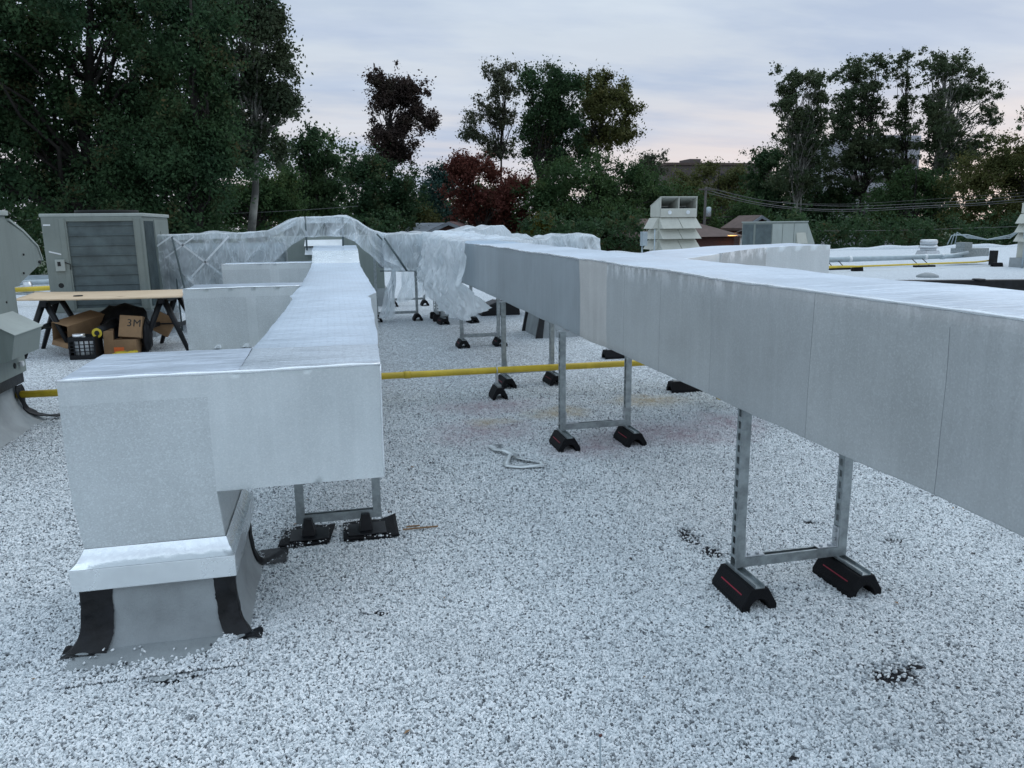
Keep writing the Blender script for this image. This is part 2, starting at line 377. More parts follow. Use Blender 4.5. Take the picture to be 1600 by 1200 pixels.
# ------------------------------------------------------------------ mesh builder
class MB:
    def __init__(s): s.v = []; s.f = []; s.mi = []; s.sm = []
    def quad(s, a, b, c, d, mi=0, sm=False):
        n = len(s.v); s.v += [a, b, c, d]; s.f.append((n, n+1, n+2, n+3)); s.mi.append(mi); s.sm.append(sm)
    def poly(s, pts, mi=0):
        n = len(s.v); s.v += pts; s.f.append(tuple(range(n, n+len(pts)))); s.mi.append(mi); s.sm.append(False)
    def hexa(s, p, mi=0):
        """p: 8 corners, bottom 4 ccw then top 4 ccw"""
        n = len(s.v); s.v += [tuple(q) for q in p]
        for f in ((3, 2, 1, 0), (4, 5, 6, 7), (0, 1, 5, 4), (1, 2, 6, 5), (2, 3, 7, 6), (3, 0, 4, 7)):
            s.f.append(tuple(n+i for i in f)); s.mi.append(mi); s.sm.append(False)
        return s
    def box(s, x0, x1, y0, y1, z0, z1, mi=0):
        return s.hexa([(x0, y0, z0), (x1, y0, z0), (x1, y1, z0), (x0, y1, z0), (x0, y0, z1), (x1, y0, z1), (x1, y1, z1), (x0, y1, z1)], mi)
    def prism(s, poly, axis, a, b, mi=0):
        """poly: 2d points; extruded along axis 'x' (poly=(y,z)), 'y' (poly=(x,z)) or 'z' (poly=(x,y))"""
        def p3(q, t):
            return {'x': (t, q[0], q[1]), 'y': (q[0], t, q[1]), 'z': (q[0], q[1], t)}[axis]
        n = len(s.v); k = len(poly)
        s.v += [p3(q, a) for q in poly] + [p3(q, b) for q in poly]
        s.f.append(tuple(range(n+k-1, n-1, -1))); s.f.append(tuple(range(n+k, n+2*k)))
        s.mi += [mi, mi]; s.sm += [False, False]
        for i in range(k):
            j = (i+1) % k
            s.f.append((n+i, n+j, n+k+j, n+k+i)); s.mi.append(mi); s.sm.append(False)
        return s
    def tube(s, pts, rad, seg=10, mi=0, cap=True):
        pts = [Vector(p) for p in pts]
        if not isinstance(rad, (list, tuple)): rad = [rad]*len(pts)
        n0 = len(s.v); up = None
        for i, p in enumerate(pts):
            d = (pts[min(i+1, len(pts)-1)] - pts[max(i-1, 0)]).normalized()
            if up is None:
                up = Vector((0, 0, 1)) if abs(d.z) < 0.9 else Vector((1, 0, 0))
            a = (up - d*up.dot(d))
            if a.length < 1e-5: a = d.orthogonal()
            a.normalize(); b = d.cross(a); up = a
            for k in range(seg):
                t = 2*math.pi*k/seg
                q = p + a*(math.cos(t)*rad[i]) + b*(math.sin(t)*rad[i]); s.v.append(tuple(q))
        for i in range(len(pts)-1):
            for k in range(seg):
                k2 = (k+1) % seg
                s.f.append((n0+i*seg+k, n0+i*seg+k2, n0+(i+1)*seg+k2, n0+(i+1)*seg+k)); s.mi.append(mi); s.sm.append(True)
        if cap:
            s.f.append(tuple(n0+k for k in range(seg-1, -1, -1))); s.f.append(tuple(n0+(len(pts)-1)*seg+k for k in range(seg)))
            s.mi += [mi, mi]; s.sm += [False, False]
        return s
    def grid(s, fn, nu, nv, mi=0, sm=True, mfn=None):
        n = len(s.v)
        for j in range(nv+1):
            for i in range(nu+1):
                s.v.append(tuple(fn(i/nu, j/nv)))
        for j in range(nv):
            for i in range(nu):
                a = n+j*(nu+1)+i
                s.f.append((a, a+1, a+nu+2, a+nu+1))
                s.mi.append(mfn((i+.5)/nu, (j+.5)/nv) if mfn else mi); s.sm.append(sm)
        return s
    def build(s, name, mats, parent=None, off=None, weld=0.0, bevel=0.0, solid=0.0):
        if not isinstance(mats, (list, tuple)): mats = [mats]
        me = bpy.data.meshes.new(name)
        vs = s.v
        if off is not None: vs = [(a-off[0], b-off[1], c-off[2]) for a, b, c in vs]
        me.from_pydata(vs, [], s.f)
        for mt in mats: me.materials.append(M[mt] if isinstance(mt, str) else mt)
        me.polygons.foreach_set('material_index', s.mi)
        me.polygons.foreach_set('use_smooth', s.sm)
        if weld:
            bm = bmesh.new(); bm.from_mesh(me)
            bmesh.ops.remove_doubles(bm, verts=bm.verts, dist=weld)
            bmesh.ops.recalc_face_normals(bm, faces=bm.faces)
            bm.to_mesh(me); bm.free()
        me.update()
        o = bpy.data.objects.new(name, me); COL.objects.link(o)
        if parent is not None: o.parent = parent
        if bevel:
            bv = o.modifiers.new('bevel', 'BEVEL'); bv.width = bevel; bv.segments = 2; bv.limit_method = 'ANGLE'; bv.angle_limit = math.radians(40)
            bv.harden_normals = False
        if solid:
            so = o.modifiers.new('solid', 'SOLIDIFY'); so.thickness = solid; so.offset = 0
        return o

def tag(o, label, cat, group=None, kind=None):
    if label: o['label'] = label
    if cat: o['category'] = cat
    if group: o['group'] = group
    if kind: o['kind'] = kind
    return o

class Thing:
    """an Empty at the thing's base; parts are given in world coordinates (off) or local (local=True)"""
    def __init__(s, name, label, cat, loc=(0, 0, 0), rz=0, group=None, local=False):
        s.o = bpy.data.objects.new(name, None); COL.objects.link(s.o)
        s.o.empty_display_size = 0.1
        s.o.location = loc; s.o.rotation_euler = (0, 0, rz)
        s.off = None if local else loc
        tag(s.o, label, cat, group)
    def part(s, name, mb, mats, parent=None, label=None, **kw):
        o = mb.build(name, mats, parent or s.o, s.off, **kw)
        if label: o['label'] = label
        return o

def copy_tree(o, parent=None):
    c = o.copy(); COL.objects.link(c)
    if parent is not None: c.parent = parent
    for ch in [x for x in bpy.data.objects if x.parent == o]: copy_tree(ch, c)
    return c

def single(name, mb, mats, label, cat, base=(0, 0, 0), group=None, kind=None, **kw):
    o = mb.build(name, mats, None, base, **kw); o.location = base
    return tag(o, label, cat, group, kind)

def nz(p, f, amp, seed=0.0):
    q = Vector((p[0]*f+seed, p[1]*f+seed*1.7, p[2]*f-seed))
    return mnoise.noise_vector(q)*amp

# ------------------------------------------------------------------ roof, ground
def roof():
    mb = MB()
    # L shaped roof: deeper to the right
    x0, x1, xm, y0, ym, y1 = -14.0, 60.0, -6.0, -8.0, 27.0, 36.2
    mb.poly([(x0, y0, 0), (x1, y0, 0), (x1, y1, 0), (xm, y1, 0), (xm, ym, 0), (x0, ym, 0)])
    pts = [(x0, y0), (x1, y0), (x1, y1), (xm, y1), (xm, ym), (x0, ym)]
    for i in range(6):
        a = pts[i]; b = pts[(i+1) % 6]
        mb.quad((a[0], a[1], -4.2), (b[0], b[1], -4.2), (b[0], b[1], 0), (a[0], a[1], 0), 1)
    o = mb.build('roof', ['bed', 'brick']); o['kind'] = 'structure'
    g = MB(); R = 1800
    g.poly([(-R, -R, -4.2), (R, -R, -4.2), (R, R, -4.2), (-R, R, -4.2)])
    o = g.build('ground', 'grass'); o['kind'] = 'structure'
    r = MB(); r.poly([(40, 62, -4.19), (260, 62, -4.19), (320, 105, -4.19), (60, 105, -4.19)])
    o = r.build('road', 'asphalt'); o['kind'] = 'structure'
roof()

def pebbles():
    s = 0.0074
    ys = np.arange(0.9, 7.6, s*0.866)
    rows = []
    for i, y in enumerate(ys):
        xl = -0.40*y-0.75; xr = 1.06*y+0.75
        xs = np.arange(xl, xr, s) + (i % 2)*s*0.5
        rows.append(np.stack([xs, np.full_like(xs, y)], 1))
    p = np.concatenate(rows)
    p += RNG.uniform(-0.42*s, 0.42*s, p.shape)
    y = p[:, 1]; x = p[:, 0]
    prob = np.clip((7.6-y)/4.6, 0, 1)**1.3
    keep = RNG.random(len(p)) < prob*0.96
    # covered places: curb, flashing tongue, rubber mats and blocks
    def rect(a, b, c, d): return (x > a) & (x < b) & (y > c) & (y < d)
    w = 0.03*np.sin(x*23)+0.02*np.sin(x*51+1)
    curb = rect(-1.03, -0.41, 2.93, 3.56)
    tongue = (y > 2.70+w*1.6+np.clip((x+0.75), 0, 1)*0.45) & (x > -1.02) & (x < -0.40) & (y < 2.95)
    mats = rect(-0.345, -0.1, 3.69, 3.93) | rect(-0.03, 0.24, 3.69, 3.92)
    keep &= ~(curb | (tongue & (RNG.random(len(p)) < np.clip((y-2.66)/0.13, 0, 0.985))) | (mats & (RNG.random(len(p)) < 0.80)))
    for (bx, by, rx, ry) in BARE:
        wob = 0.35*np.sin(x*70+by*9)+0.35*np.sin(y*85+bx*7)
        d = np.hypot((x-bx)/rx, (y-by)/ry)+wob*0.5
        keep &= ~(RNG.random(len(p)) < np.clip(1.3-d*0.7, 0, 0.80)*(d < 1.8))
    p = p[keep]
    n = len(p)
    onmat = ((p[:, 0] > -0.345) & (p[:, 0] < -0.1) & (p[:, 1] > 3.69) & (p[:, 1] < 3.93)) | ((p[:, 0] > -0.03) & (p[:, 0] < 0.24) & (p[:, 1] > 3.69) & (p[:, 1] < 3.92))
    ontong = (p[:, 1] > 2.66) & (p[:, 1] < 2.95) & (p[:, 0] > -1.02) & (p[:, 0] < -0.40)
    z = RNG.uniform(0.001, 0.0055, n) + onmat*0.014 + ontong*0.010
    co = np.concatenate([p, z[:, None]], 1).astype(np.float32)
    me = bpy.data.meshes.new('gravel'); me.vertices.add(n); me.vertices.foreach_set('co', co.ravel()); me.update()
    o = bpy.data.objects.new('gravel', me); COL.objects.link(o)
    o['kind'] = 'stuff'; o['label'] = 'loose white marble gravel ballast spread over the flat roof'; o['category'] = 'gravel'
    ng = bpy.data.node_groups.new('scatter_pebbles', 'GeometryNodeTree')
    ng.interface.new_socket('Geometry', in_out='INPUT', socket_type='NodeSocketGeometry')
    ng.interface.new_socket('Geometry', in_out='OUTPUT', socket_type='NodeSocketGeometry')
    N = ng.nodes; K = ng.links
    gi = N.new('NodeGroupInput'); go = N.new('NodeGroupOutput')
    ico = N.new('GeometryNodeMeshIcoSphere'); ico.inputs['Radius'].default_value = 0.0053; ico.inputs['Subdivisions'].default_value = 2
    sp = N.new('GeometryNodeSetPosition'); tn = N.new('ShaderNodeTexNoise'); tn.inputs['Scale'].default_value = 110; tn.inputs['Detail'].default_value = 1
    vs = N.new('ShaderNodeVectorMath'); vs.operation = 'SUBTRACT'; vs.inputs[1].default_value = (0.5, 0.5, 0.5)
    vm = N.new('ShaderNodeVectorMath'); vm.operation = 'SCALE'; vm.inputs['Scale'].default_value = 0.0085
    K.new(tn.outputs['Color'], vs.inputs[0]); K.new(vs.outputs[0], vm.inputs[0]); K.new(vm.outputs[0], sp.inputs['Offset'])
    K.new(ico.outputs['Mesh'], sp.inputs['Geometry'])
    sm = N.new('GeometryNodeSetMaterial'); sm.inputs['Material'].default_value = M['pebble']
    K.new(sp.outputs[0], sm.inputs['Geometry'])
    iop = N.new('GeometryNodeInstanceOnPoints'); K.new(gi.outputs[0], iop.inputs['Points']); K.new(sm.outputs[0], iop.inputs['Instance'])
    rv = N.new('FunctionNodeRandomValue'); rv.data_type = 'FLOAT_VECTOR'; rv.inputs[0].default_value = (0, 0, 0); rv.inputs[1].default_value = (6.28, 6.28, 6.28)
    K.new(rv.outputs[0], iop.inputs['Rotation'])
    r2 = N.new('FunctionNodeRandomValue'); r2.data_type = 'FLOAT_VECTOR'; r2.inputs[0].default_value = (0.6, 0.55, 0.5); r2.inputs[1].default_value = (1.5, 1.2, 1.0)
    r2.inputs['Seed'].default_value = 5
    K.new(r2.outputs[0], iop.inputs['Scale'])
    K.new(iop.outputs[0], go.inputs[0])
    md = o.modifiers.new('scatter', 'NODES'); md.node_group = ng
    me.materials.append(M['pebble'])
pebbles()

# wavy gravel stop at the far roof edge
mb = MB()
def edge_fn(u, v):
    x = -6+66*u
    h = 0.10+0.10*(0.5+0.5*math.sin(x*1.15+0.6*math.sin(x*0.37)))+0.03*math.sin(x*2.9)
    a = math.pi*v
    return (x, 36.0-0.35*math.cos(a), h*math.sin(a)*1.0+0.0)
mb.grid(edge_fn, 330, 8)
o = mb.build('roof_edge', 'bed'); o['kind'] = 'structure'
mb = MB(); mb.box(-14, -6.0, 26.75, 27.0, 0, 0.16); mb.box(-6.25, -6, 27.0, 36.0, 0, 0.16)
single('parapet_coping', mb, 'greypipe', 'low pale metal coping along the far left roof edge', 'coping', (-10, 27, 0))

# ------------------------------------------------------------------ ducts
def wrap_quad(mb, c00, c10, c11, c01, du, amp=0.004, f=3.0, seed=0.0, mi=0, mfn=None, us=None):
    """subdivided bilinear patch displaced by a continuous vector noise so neighbours stay closed.
    us: explicit u stations (0..1)"""
    c00, c10, c11, c01 = map(Vector, (c00, c10, c11, c01))
    lu = max((c10-c00).length, (c11-c01).length); lv = max((c01-c00).length, (c11-c10).length)
    nv = max(1, int(round(lv/du)))
    if us is None:
        nu = max(1, int(round(lu/du))); us = [i/nu for i in range(nu+1)]
    n = len(mb.v); nu = len(us)-1
    for j in range(nv+1):
        v = j/nv
        for u in us:
            p = (c00*(1-u)+c10*u)*(1-v)+(c01*(1-u)+c11*u)*v
            d = nz(p, f, amp, seed)+nz(p, f*3.3, amp*0.35, seed+9)
            mb.v.append(tuple(p+d))
    for j in range(nv):
        for i in range(nu):
            a = n+j*(nu+1)+i
            mb.f.append((a, a+1, a+nu+2, a+nu+1)); mb.sm.append(True)
            mb.mi.append(mfn((us[i]+us[i+1])/2, (j+.5)/nv) if mfn else mi)

def stations(y0, y1, step, seams, w=0.0025):
    """u stations with thin cells at seams"""
    ys = list(np.arange(y0, y1, step))+[y1]
    for s_ in seams:
        ys = [y for y in ys if abs(y-s_) > w*1.5] + [s_-w/2, s_+w/2]
    ys = sorted(set(round(float(y), 5) for y in ys))
    return [(y-y0)/(y1-y0) for y in ys]

def edge_highlight(T, a, b, amp, f, seed, r=0.0065, off=(0, 0, 0.001)):
    # thin pale foil tube added along the jacket corner as its bright highlight
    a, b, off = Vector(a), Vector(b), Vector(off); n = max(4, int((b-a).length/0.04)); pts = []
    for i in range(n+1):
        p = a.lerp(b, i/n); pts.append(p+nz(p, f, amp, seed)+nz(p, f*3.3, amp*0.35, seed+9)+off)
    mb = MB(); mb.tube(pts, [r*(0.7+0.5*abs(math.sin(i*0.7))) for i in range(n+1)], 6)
    T.part('edge_highlight', mb, 'foil_tape')

# right hand duct, running away from the camera
RX0, RX1 = 1.53, 2.12
def duct_right():
    T = Thing('duct', 'long silver duct filling the right foreground, with a side branch', 'duct', (1.82, 4, 0.83))
    y0, y1 = -0.8, 12.9
    zt = lambda y: 1.318+0.0022*y; zb = lambda y: 0.815+0.0065*min(y, 7)
    seams = [1.66, 2.24, 2.95, 3.47, 3.96, 5.4, 6.2]
    us = stations(y0, y1, 0.045, seams)
    def mf(u, v):
        y = y0+u*(y1-y0)
        for s_ in seams:
            if abs(y-s_) < 0.002 and (s_ in (2.24, 3.96) or v < 0.9): return 3
        if 4.22 < y < 4.72: return 1
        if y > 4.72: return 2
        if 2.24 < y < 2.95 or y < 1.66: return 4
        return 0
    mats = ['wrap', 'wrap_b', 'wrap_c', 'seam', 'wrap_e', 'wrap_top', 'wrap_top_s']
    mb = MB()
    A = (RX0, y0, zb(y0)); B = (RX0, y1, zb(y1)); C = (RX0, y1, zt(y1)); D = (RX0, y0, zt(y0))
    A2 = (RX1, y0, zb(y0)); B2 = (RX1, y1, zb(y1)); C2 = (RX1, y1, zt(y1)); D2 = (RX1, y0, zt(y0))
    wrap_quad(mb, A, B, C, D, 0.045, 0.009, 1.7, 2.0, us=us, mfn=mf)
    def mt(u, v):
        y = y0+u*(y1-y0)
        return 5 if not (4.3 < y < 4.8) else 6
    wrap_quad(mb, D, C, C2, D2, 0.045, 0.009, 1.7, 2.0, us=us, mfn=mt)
    wrap_quad(mb, A2, D2, C2, B2, 0.045, 0.009, 1.7, 2.0, mi=0)
    wrap_quad(mb, A2, B2, B, A, 0.045, 0.009, 1.7, 2.0, us=us, mi=0)
    wrap_quad(mb, B, B2, C2, C, 0.045, 0.009, 1.7, 2.0, mi=0)
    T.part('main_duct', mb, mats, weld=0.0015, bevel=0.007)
    # side branch: leaves at an angle, then turns square
    pn = [(2.12, 4.62), (2.70, 5.12), (3.375, 5.62), (3.98, 5.66)]
    pf = [(2.12, 5.45), (2.45, 5.72), (3.20, 6.22), (3.98, 6.26)]
    zz = [1.31, 1.33, 1.345, 1.352]
    mb = MB()
    zl = 0.86
    for i in range(3):
        a, b_ = pn[i], pn[i+1]; c, d = pf[i], pf[i+1]
        za, zb_ = zz[i], zz[i+1]
        mi = 0 if i == 1 else 1
        wrap_quad(mb, (*a, zl), (*b_, zl), (*b_, zb_), (*a, za), 0.05, 0.007, 2.0, 5.0, mi=mi)
        wrap_quad(mb, (*a, za), (*b_, zb_), (*d, zb_), (*c, za), 0.05, 0.007, 2.0, 5.0, mi=2)
        wrap_quad(mb, (*c, zl), (*c, za), (*d, zb_), (*d, zl), 0.05, 0.007, 2.0, 5.0, mi=mi)
        wrap_quad(mb, (*a, zl), (*c, zl), (*d, zl), (*b_, zl), 0.05, 0.007, 2.0, 5.0, mi=mi)
    e0, e1 = pn[3], pf[3]
    wrap_quad(mb, (*e0, zl), (*e1, zl), (*e1, zz[3]), (*e0, zz[3]), 0.05, 0.007, 2.0, 5.0, mi=1)
    T.part('branch_duct', mb, ['wrap', 'wrap_d', 'wrap_top_s'], weld=0.002, bevel=0.007)
    edge_highlight(T, (RX0, -0.3, zt(-0.3)), (RX0, 8.5, zt(8.5)), 0.009, 1.7, 2.0, 0.0055)
    # taped lap joint strips
    mb = MB()
    for y in (4.22, 4.72):
        mb.box(RX0-0.0105, RX0-0.006, y-0.004, y+0.004, zb(y)+0.01, zt(y)-0.012)
    return T
duct_right()

def duct_left():
    T = Thing('duct', 'silver duct with an elbow over the near roof curb and two left branches', 'duct', (-0.1, 4, 0.56))
    amp, f, sd = 0.006, 2.2, 3.0
    xl, xr, xd = -0.985, 0.152, -0.485
    yf, yb = 2.975, 3.56
    zt, zb, zf = 1.022, 0.567, 0.325
    # elbow box with drop
    mats = None
    mb = MB()
    q = lambda *a, **k: wrap_quad(mb, *a, 0.03, amp, f, sd, **k)
    w = 0.02
    def mfront(u, v):
        if v > 0.80: return 0
        return 1
    def mfront2(u, v):
        if 0.42 < u < 0.47 : return 0
        return 0
    q((xl, yf, zb), (xd, yf, zb), (xd, yf, zt), (xl, yf, zt), mfn=mfront)
    q((xd, yf, zb), (-0.375, yf, zb), (-0.375, yf, zt), (xd, yf, zt), mfn=mfront2)
    q((-0.375, yf, zb), (xr, yf, zb), (xr, yf, zt), (-0.375, yf, zt), mfn=mfront2)
    q((xl+0.02, yf, zf), (xd+0.018, yf, zf), (xd, yf, zb), (xl, yf, zb), mi=1)
    # top
    q((xl, yf, zt), (xd, yf, zt), (xd, yb, zt), (xl, yb, zt), mi=2)
    q((xd, yf, zt), (-0.375, yf, zt), (-0.375, yb, zt), (xd, yb, zt), mi=2)
    # left, back
    q((xl, yf, zb), (xl, yf, zt), (xl, yb, zt), (xl, yb, zb), mi=0)
    q((xl+0.02, yf, zf), (xl, yf, zb), (xl, yb, zb), (xl+0.02, yb, zf), mi=0)
    q((xl, yb, zb), (xl, yb, zt), (-0.375, yb, zt), (-0.375, yb, zb), mi=1)
    q((xl+0.02, yb, zf), (xl, yb, zb), (xd, yb, zb), (xd+0.018, yb, zf), mi=1)
    # inner right face of the drop and underside
    q((xd+0.018, yf, zf), (xd+0.018, yb, zf), (xd, yb, zb), (xd, yf, zb), mi=1)
    q((xd, yf, zb), (xd, yb, zb), (-0.375, yb, zb), (-0.375, yf, zb), mi=1)
    # main run: stations (y, xl, xr, zt)
    st = [(2.975, -0.375, 0.152, 1.022), (3.56, -0.376, 0.180, 1.018), (4.6, -0.345, 0.215, 1.012), (5.7, -0.325, 0.250, 1.012), (5.95, -0.320, 0.262, 1.012), (6.05, -0.318, 0.245, 1.018),
          (6.3, -0.355, 0.31, 1.02), (6.45, -0.345, 0.33, 1.015), (7.2, -0.31, 0.325, 1.02), (8.6, -0.30, 0.335, 1.02), (10.6, -0.30, 0.35, 1.02), (11.3, -0.30, 0.36, 1.04), (12.05, -0.31, 0.373, 1.19), (13.3, -0.31, 0.38, 1.235)]
    zb_ = lambda s: (s[3]-0.455)
    for a, b in zip(st[:-1], st[1:]):
        du = 0.04 if a[0] < 5.9 else 0.05
        k = dict(amp=amp, f=f, seed=sd)
        mi = 6
        if a[0] == 11.3: mi = 7
        if a[0] < 5: mi = 5 if a[0] < 3.3 else 6
        wrap_quad(mb, (a[1], a[0], a[3]), (b[1], b[0], b[3]), (b[2], b[0], b[3]), (a[2], a[0], a[3]), du, mi=mi, **k)
        wrap_quad(mb, (a[2], a[0], zb_(a)), (b[2], b[0], zb_(b)), (b[2], b[0], b[3]), (a[2], a[0], a[3]), du, mi=1, **k)
        wrap_quad(mb, (a[1], a[0], zb_(a)), (a[1], a[0], a[3]), (b[1], b[0], b[3]), (b[1], b[0], zb_(b)), du, mi=1, **k)
        wrap_quad(mb, (a[1], a[0], zb_(a)), (b[1], b[0], zb_(b)), (b[2], b[0], zb_(b)), (a[2], a[0], zb_(a)), du, mi=1, **k)
    a = st[-1]
    mb.quad((a[1], a[0], zb_(a)), (a[2], a[0], zb_(a)), (a[2], a[0], a[3]), (a[1], a[0], a[3]), 0)
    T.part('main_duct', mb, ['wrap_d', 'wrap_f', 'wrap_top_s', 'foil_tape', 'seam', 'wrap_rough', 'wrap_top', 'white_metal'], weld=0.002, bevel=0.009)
    edge_highlight(T, (xl, yf, zt), (xr, yf, zt), amp, f, sd)
    edge_highlight(T, (xr, yf, zb+0.01), (xr, yf, zt), amp, f, sd, 0.003, (0, -0.001, 0))
    # branches
    def branch(yf_, x0, x1, zt_, zb__, depth, x2, zlow):
        mb = MB(); yb_ = yf_+depth
        k = dict(amp=0.006, f=2.4, seed=7.0)
        def mfr(u, v):
            if v > 0.86: return 0
            if 0.50 < u < 0.62: return 0
            return 1
        wrap_quad(mb, (x0, yf_, zb__), (x1, yf_, zb__), (x1, yf_, zt_), (x0, yf_, zt_), 0.04, mfn=mfr, **k)
        wrap_quad(mb, (x0, yf_, zt_), (x1, yf_, zt_), (x1, yb_, zt_), (x0, yb_, zt_), 0.05, mi=2, **k)
        wrap_quad(mb, (x0, yf_, zb__), (x0, yf_, zt_), (x0, yb_, zt_), (x0, yb_, zb__), 0.05, mi=0, **k)
        wrap_quad(mb, (x0, yb_, zb__), (x0, yb_, zt_), (x1, yb_, zt_), (x1, yb_, zb__), 0.05, mi=0, **k)
        wrap_quad(mb, (x0, yf_, zlow), (x2, yf_, zlow), (x2, yf_, zb__), (x0, yf_, zb__), 0.05, mi=1, **k)
        wrap_quad(mb, (x0, yf_, zlow), (x0, yf_, zb__), (x0, yb_, zb__), (x0, yb_, zlow), 0.05, mi=0, **k)
        wrap_quad(mb, (x2, yf_, zlow), (x2, yb_, zlow), (x2, yb_, zb__), (x2, yf_, zb__), 0.05, mi=0, **k)
        wrap_quad(mb, (x0, yb_, zlow), (x0, yb_, zb__), (x2, yb_, zb__), (x2, yb_, zlow), 0.05, mi=0, **k)
        wrap_quad(mb, (x2, yf_, zb__), (x2, yb_, zb__), (x1, yb_, zb__), (x1, yf_, zb__), 0.05, mi=0, **k)
        return mb
    edge_highlight(T, (-1.30, 7.25, 1.022), (-0.32, 7.25, 1.022), 0.006, 2.4, 7.0)
    edge_highlight(T, (-1.30, 7.25, 0.3), (-1.30, 7.25, 1.022), 0.006, 2.4, 7.0, 0.003)
    edge_highlight(T, (-1.60, 12.0, 1.02), (-0.30, 12.0, 1.02), 0.006, 2.4, 7.0, 0.007)
    T.part('branch_duct', branch(7.25, -1.30, -0.30, 1.022, 0.49, 0.55, -0.82, 0.28), ['wrap_d', 'wrap_f', 'wrap_top_s'], weld=0.002, bevel=0.007)
    T.part('branch_duct', branch(12.0, -1.60, -0.29, 1.02, 0.50, 0.55, -1.1, 0.28), ['wrap_d', 'wrap_f', 'wrap_top_s'], weld=0.002, bevel=0.007)
    # white metal skirt over the curb
    mb = MB()
    for zo, z1, gr in ((0.235, 0.318, 0.075), (0.318, 0.332, 0.03)):
        pass
    a0, a1, b0, b1 = xl-0.02, xd+0.055, yf-0.075, yb+0.06
    sk = 0.085
    def skirt(mb, a0, a1, b0, b1, z0, z1, t):
        mb.box(a0, a1, b0, b0+t, z0, z1); mb.box(a1-t, a1, b0+t, b1-t, z0, z1)
        mb.box(a0, a0+t, b0+t, b1-t, z0, z1); mb.box(a0, a1, b1-t, b1, z0, z1)
    skirt(mb, a0, a1, b0, b1, 0.245, 0.33, 0.006)
    T.part('curb_skirt', mb, 'white_metal', bevel=0.004)
    # foil flange sloping from the duct face out to the skirt edge
    mb = MB()
    i0, i1, j0, j1 = xl+0.018, xd+0.020, yf-0.004, yb+0.004
    def flange(p0, p1, q0, q1):
        p0, p1, q0, q1 = map(Vector, (p0, p1, q0, q1))
        def fn(u, v):
            a = p0.lerp(p1, u); b = q0.lerp(q1, u); p = a.lerp(b, v)
            p.z += -0.012*math.sin(math.pi*v)
            w = 0.0035*math.sin(math.pi*min(1, v*1.1))
            return p+nz((u*16, v*2.5, p0.x+p0.y), 1.5, w)
        mb.grid(fn, 60, 6)
    zo, zi = 0.331, 0.382
    flange((a0, b0, zo), (a1, b0, zo), (i0, j0, zi), (i1, j0, zi))
    flange((a1, b0, zo), (a1, b1, zo), (i1, j0, zi), (i1, j1, zi))
    flange((a1, b1, zo), (a0, b1, zo), (i1, j1, zi), (i0, j1, zi))
    flange((a0, b1, zo), (a0, b0, zo), (i0, j1, zi), (i0, j0, zi))
    T.part('foil_flange', mb, 'foil_tape')
    return T
duct_left()

# ------------------------------------------------------------------ roof curb under the near elbow
def curb_near():
    T = Thing('roof_curb', 'grey membrane covered roof curb with black tarred corners under the near duct elbow', 'curb', (-0.72, 3.2, 0))
    def ring(t):
        # t 0 top .. 1 ground, flares out
        fl = 0.040*t**6+0.008*t
        return (-0.985-fl, -0.448+fl, 2.94-fl*1.1, 3.53+fl)
    mb = MB(); N = 14
    prev = None
    def ringpts(t):
        x0, x1, y0, y1 = ring(t); z = 0.27*(1-t)+0.004*t
        pts = []
        n = 10
        for i in range(n): pts.append((x0+(x1-x0)*i/n, y0, z))
        for i in range(n): pts.append((x1, y0+(y1-y0)*i/n, z))
        for i in range(n): pts.append((x1-(x1-x0)*i/n, y1, z))
        for i in range(n): pts.append((x0, y1-(y1-y0)*i/n, z))
        return [tuple(Vector(p)+nz(p, 6, 0.006, 1)) for p in pts]
    rings = [ringpts(i/N) for i in range(N+1)]
    for a, b in zip(rings[:-1], rings[1:]):
        k = len(a)
        for i in range(k):
            j = (i+1) % k
            mb.quad(a[i], b[i], b[j], a[j], 0, True)
    # flashing skirt lying on the roof in front
    def tong(u, v):
        x = -1.02+0.62*u
        far = 2.70+0.05*math.sin(u*7+1)+0.03*math.sin(u*19)+max(0, u-0.6)*0.35
        y = 2.90-v*(2.90-far)
        return Vector((x, y, 0.007+0.003*math.sin(x*9)*v+0.004*(1-v)))
    mb.grid(tong, 24, 12)
    T.part('flashing', mb, 'membrane', weld=0.002)
    # black mastic strips over the corners, flaring out onto the roof
    def tarpatch(sx, sy, wf, ws, name='tar_patch', reach=0.07):
        mb = MB()
        def fn(u, v):
            t = min(1.0, v/0.80); x0, x1, y0, y1 = ring(t); z = 0.262*(1-t)+0.010
            ext = max(0, (v-0.80)/0.20)
            rag = 0.012*mnoise.noise(Vector((v*5, sx*3+sy, 1)))+0.003*mnoise.noise(Vector((v*30, sx*3+sy, 5)))
            cxx, cyy = (x0 if sx < 0 else x1), (y0 if sy < 0 else y1)
            flare = 1+0.35*max(0, t-0.75)*4*0.5
            s = (u-0.5)*2
            if s < 0: p = Vector((cxx+sx*0.004-sx*(-s)*(wf*flare+rag), cyy+sy*0.005, z))
            else: p = Vector((cxx+sx*0.005, cyy+sy*0.004-sy*s*(ws*flare+rag), z))
            kf = 1.0 if s < 0 else max(0.0, 1-s*1.2); ks = 1.0 if s > 0 else max(0.0, 1+s*1.2)
            p += Vector((sx*reach*ext*ks, sy*reach*ext*kf, 0.003+0.004*math.sin(u*11+v*17)))
            return p+nz(p, 25, 0.005, 4)
        mb.grid(fn, 24, 34)
        T.part(name, mb, 'tar')
    tarpatch(1, -1, 0.078, 0.025, reach=0.045)
    tarpatch(-1, -1, 0.115, 0.05, reach=0.025)
    tarpatch(1, 1, 0.05, 0.06, reach=0.10)
curb_near()

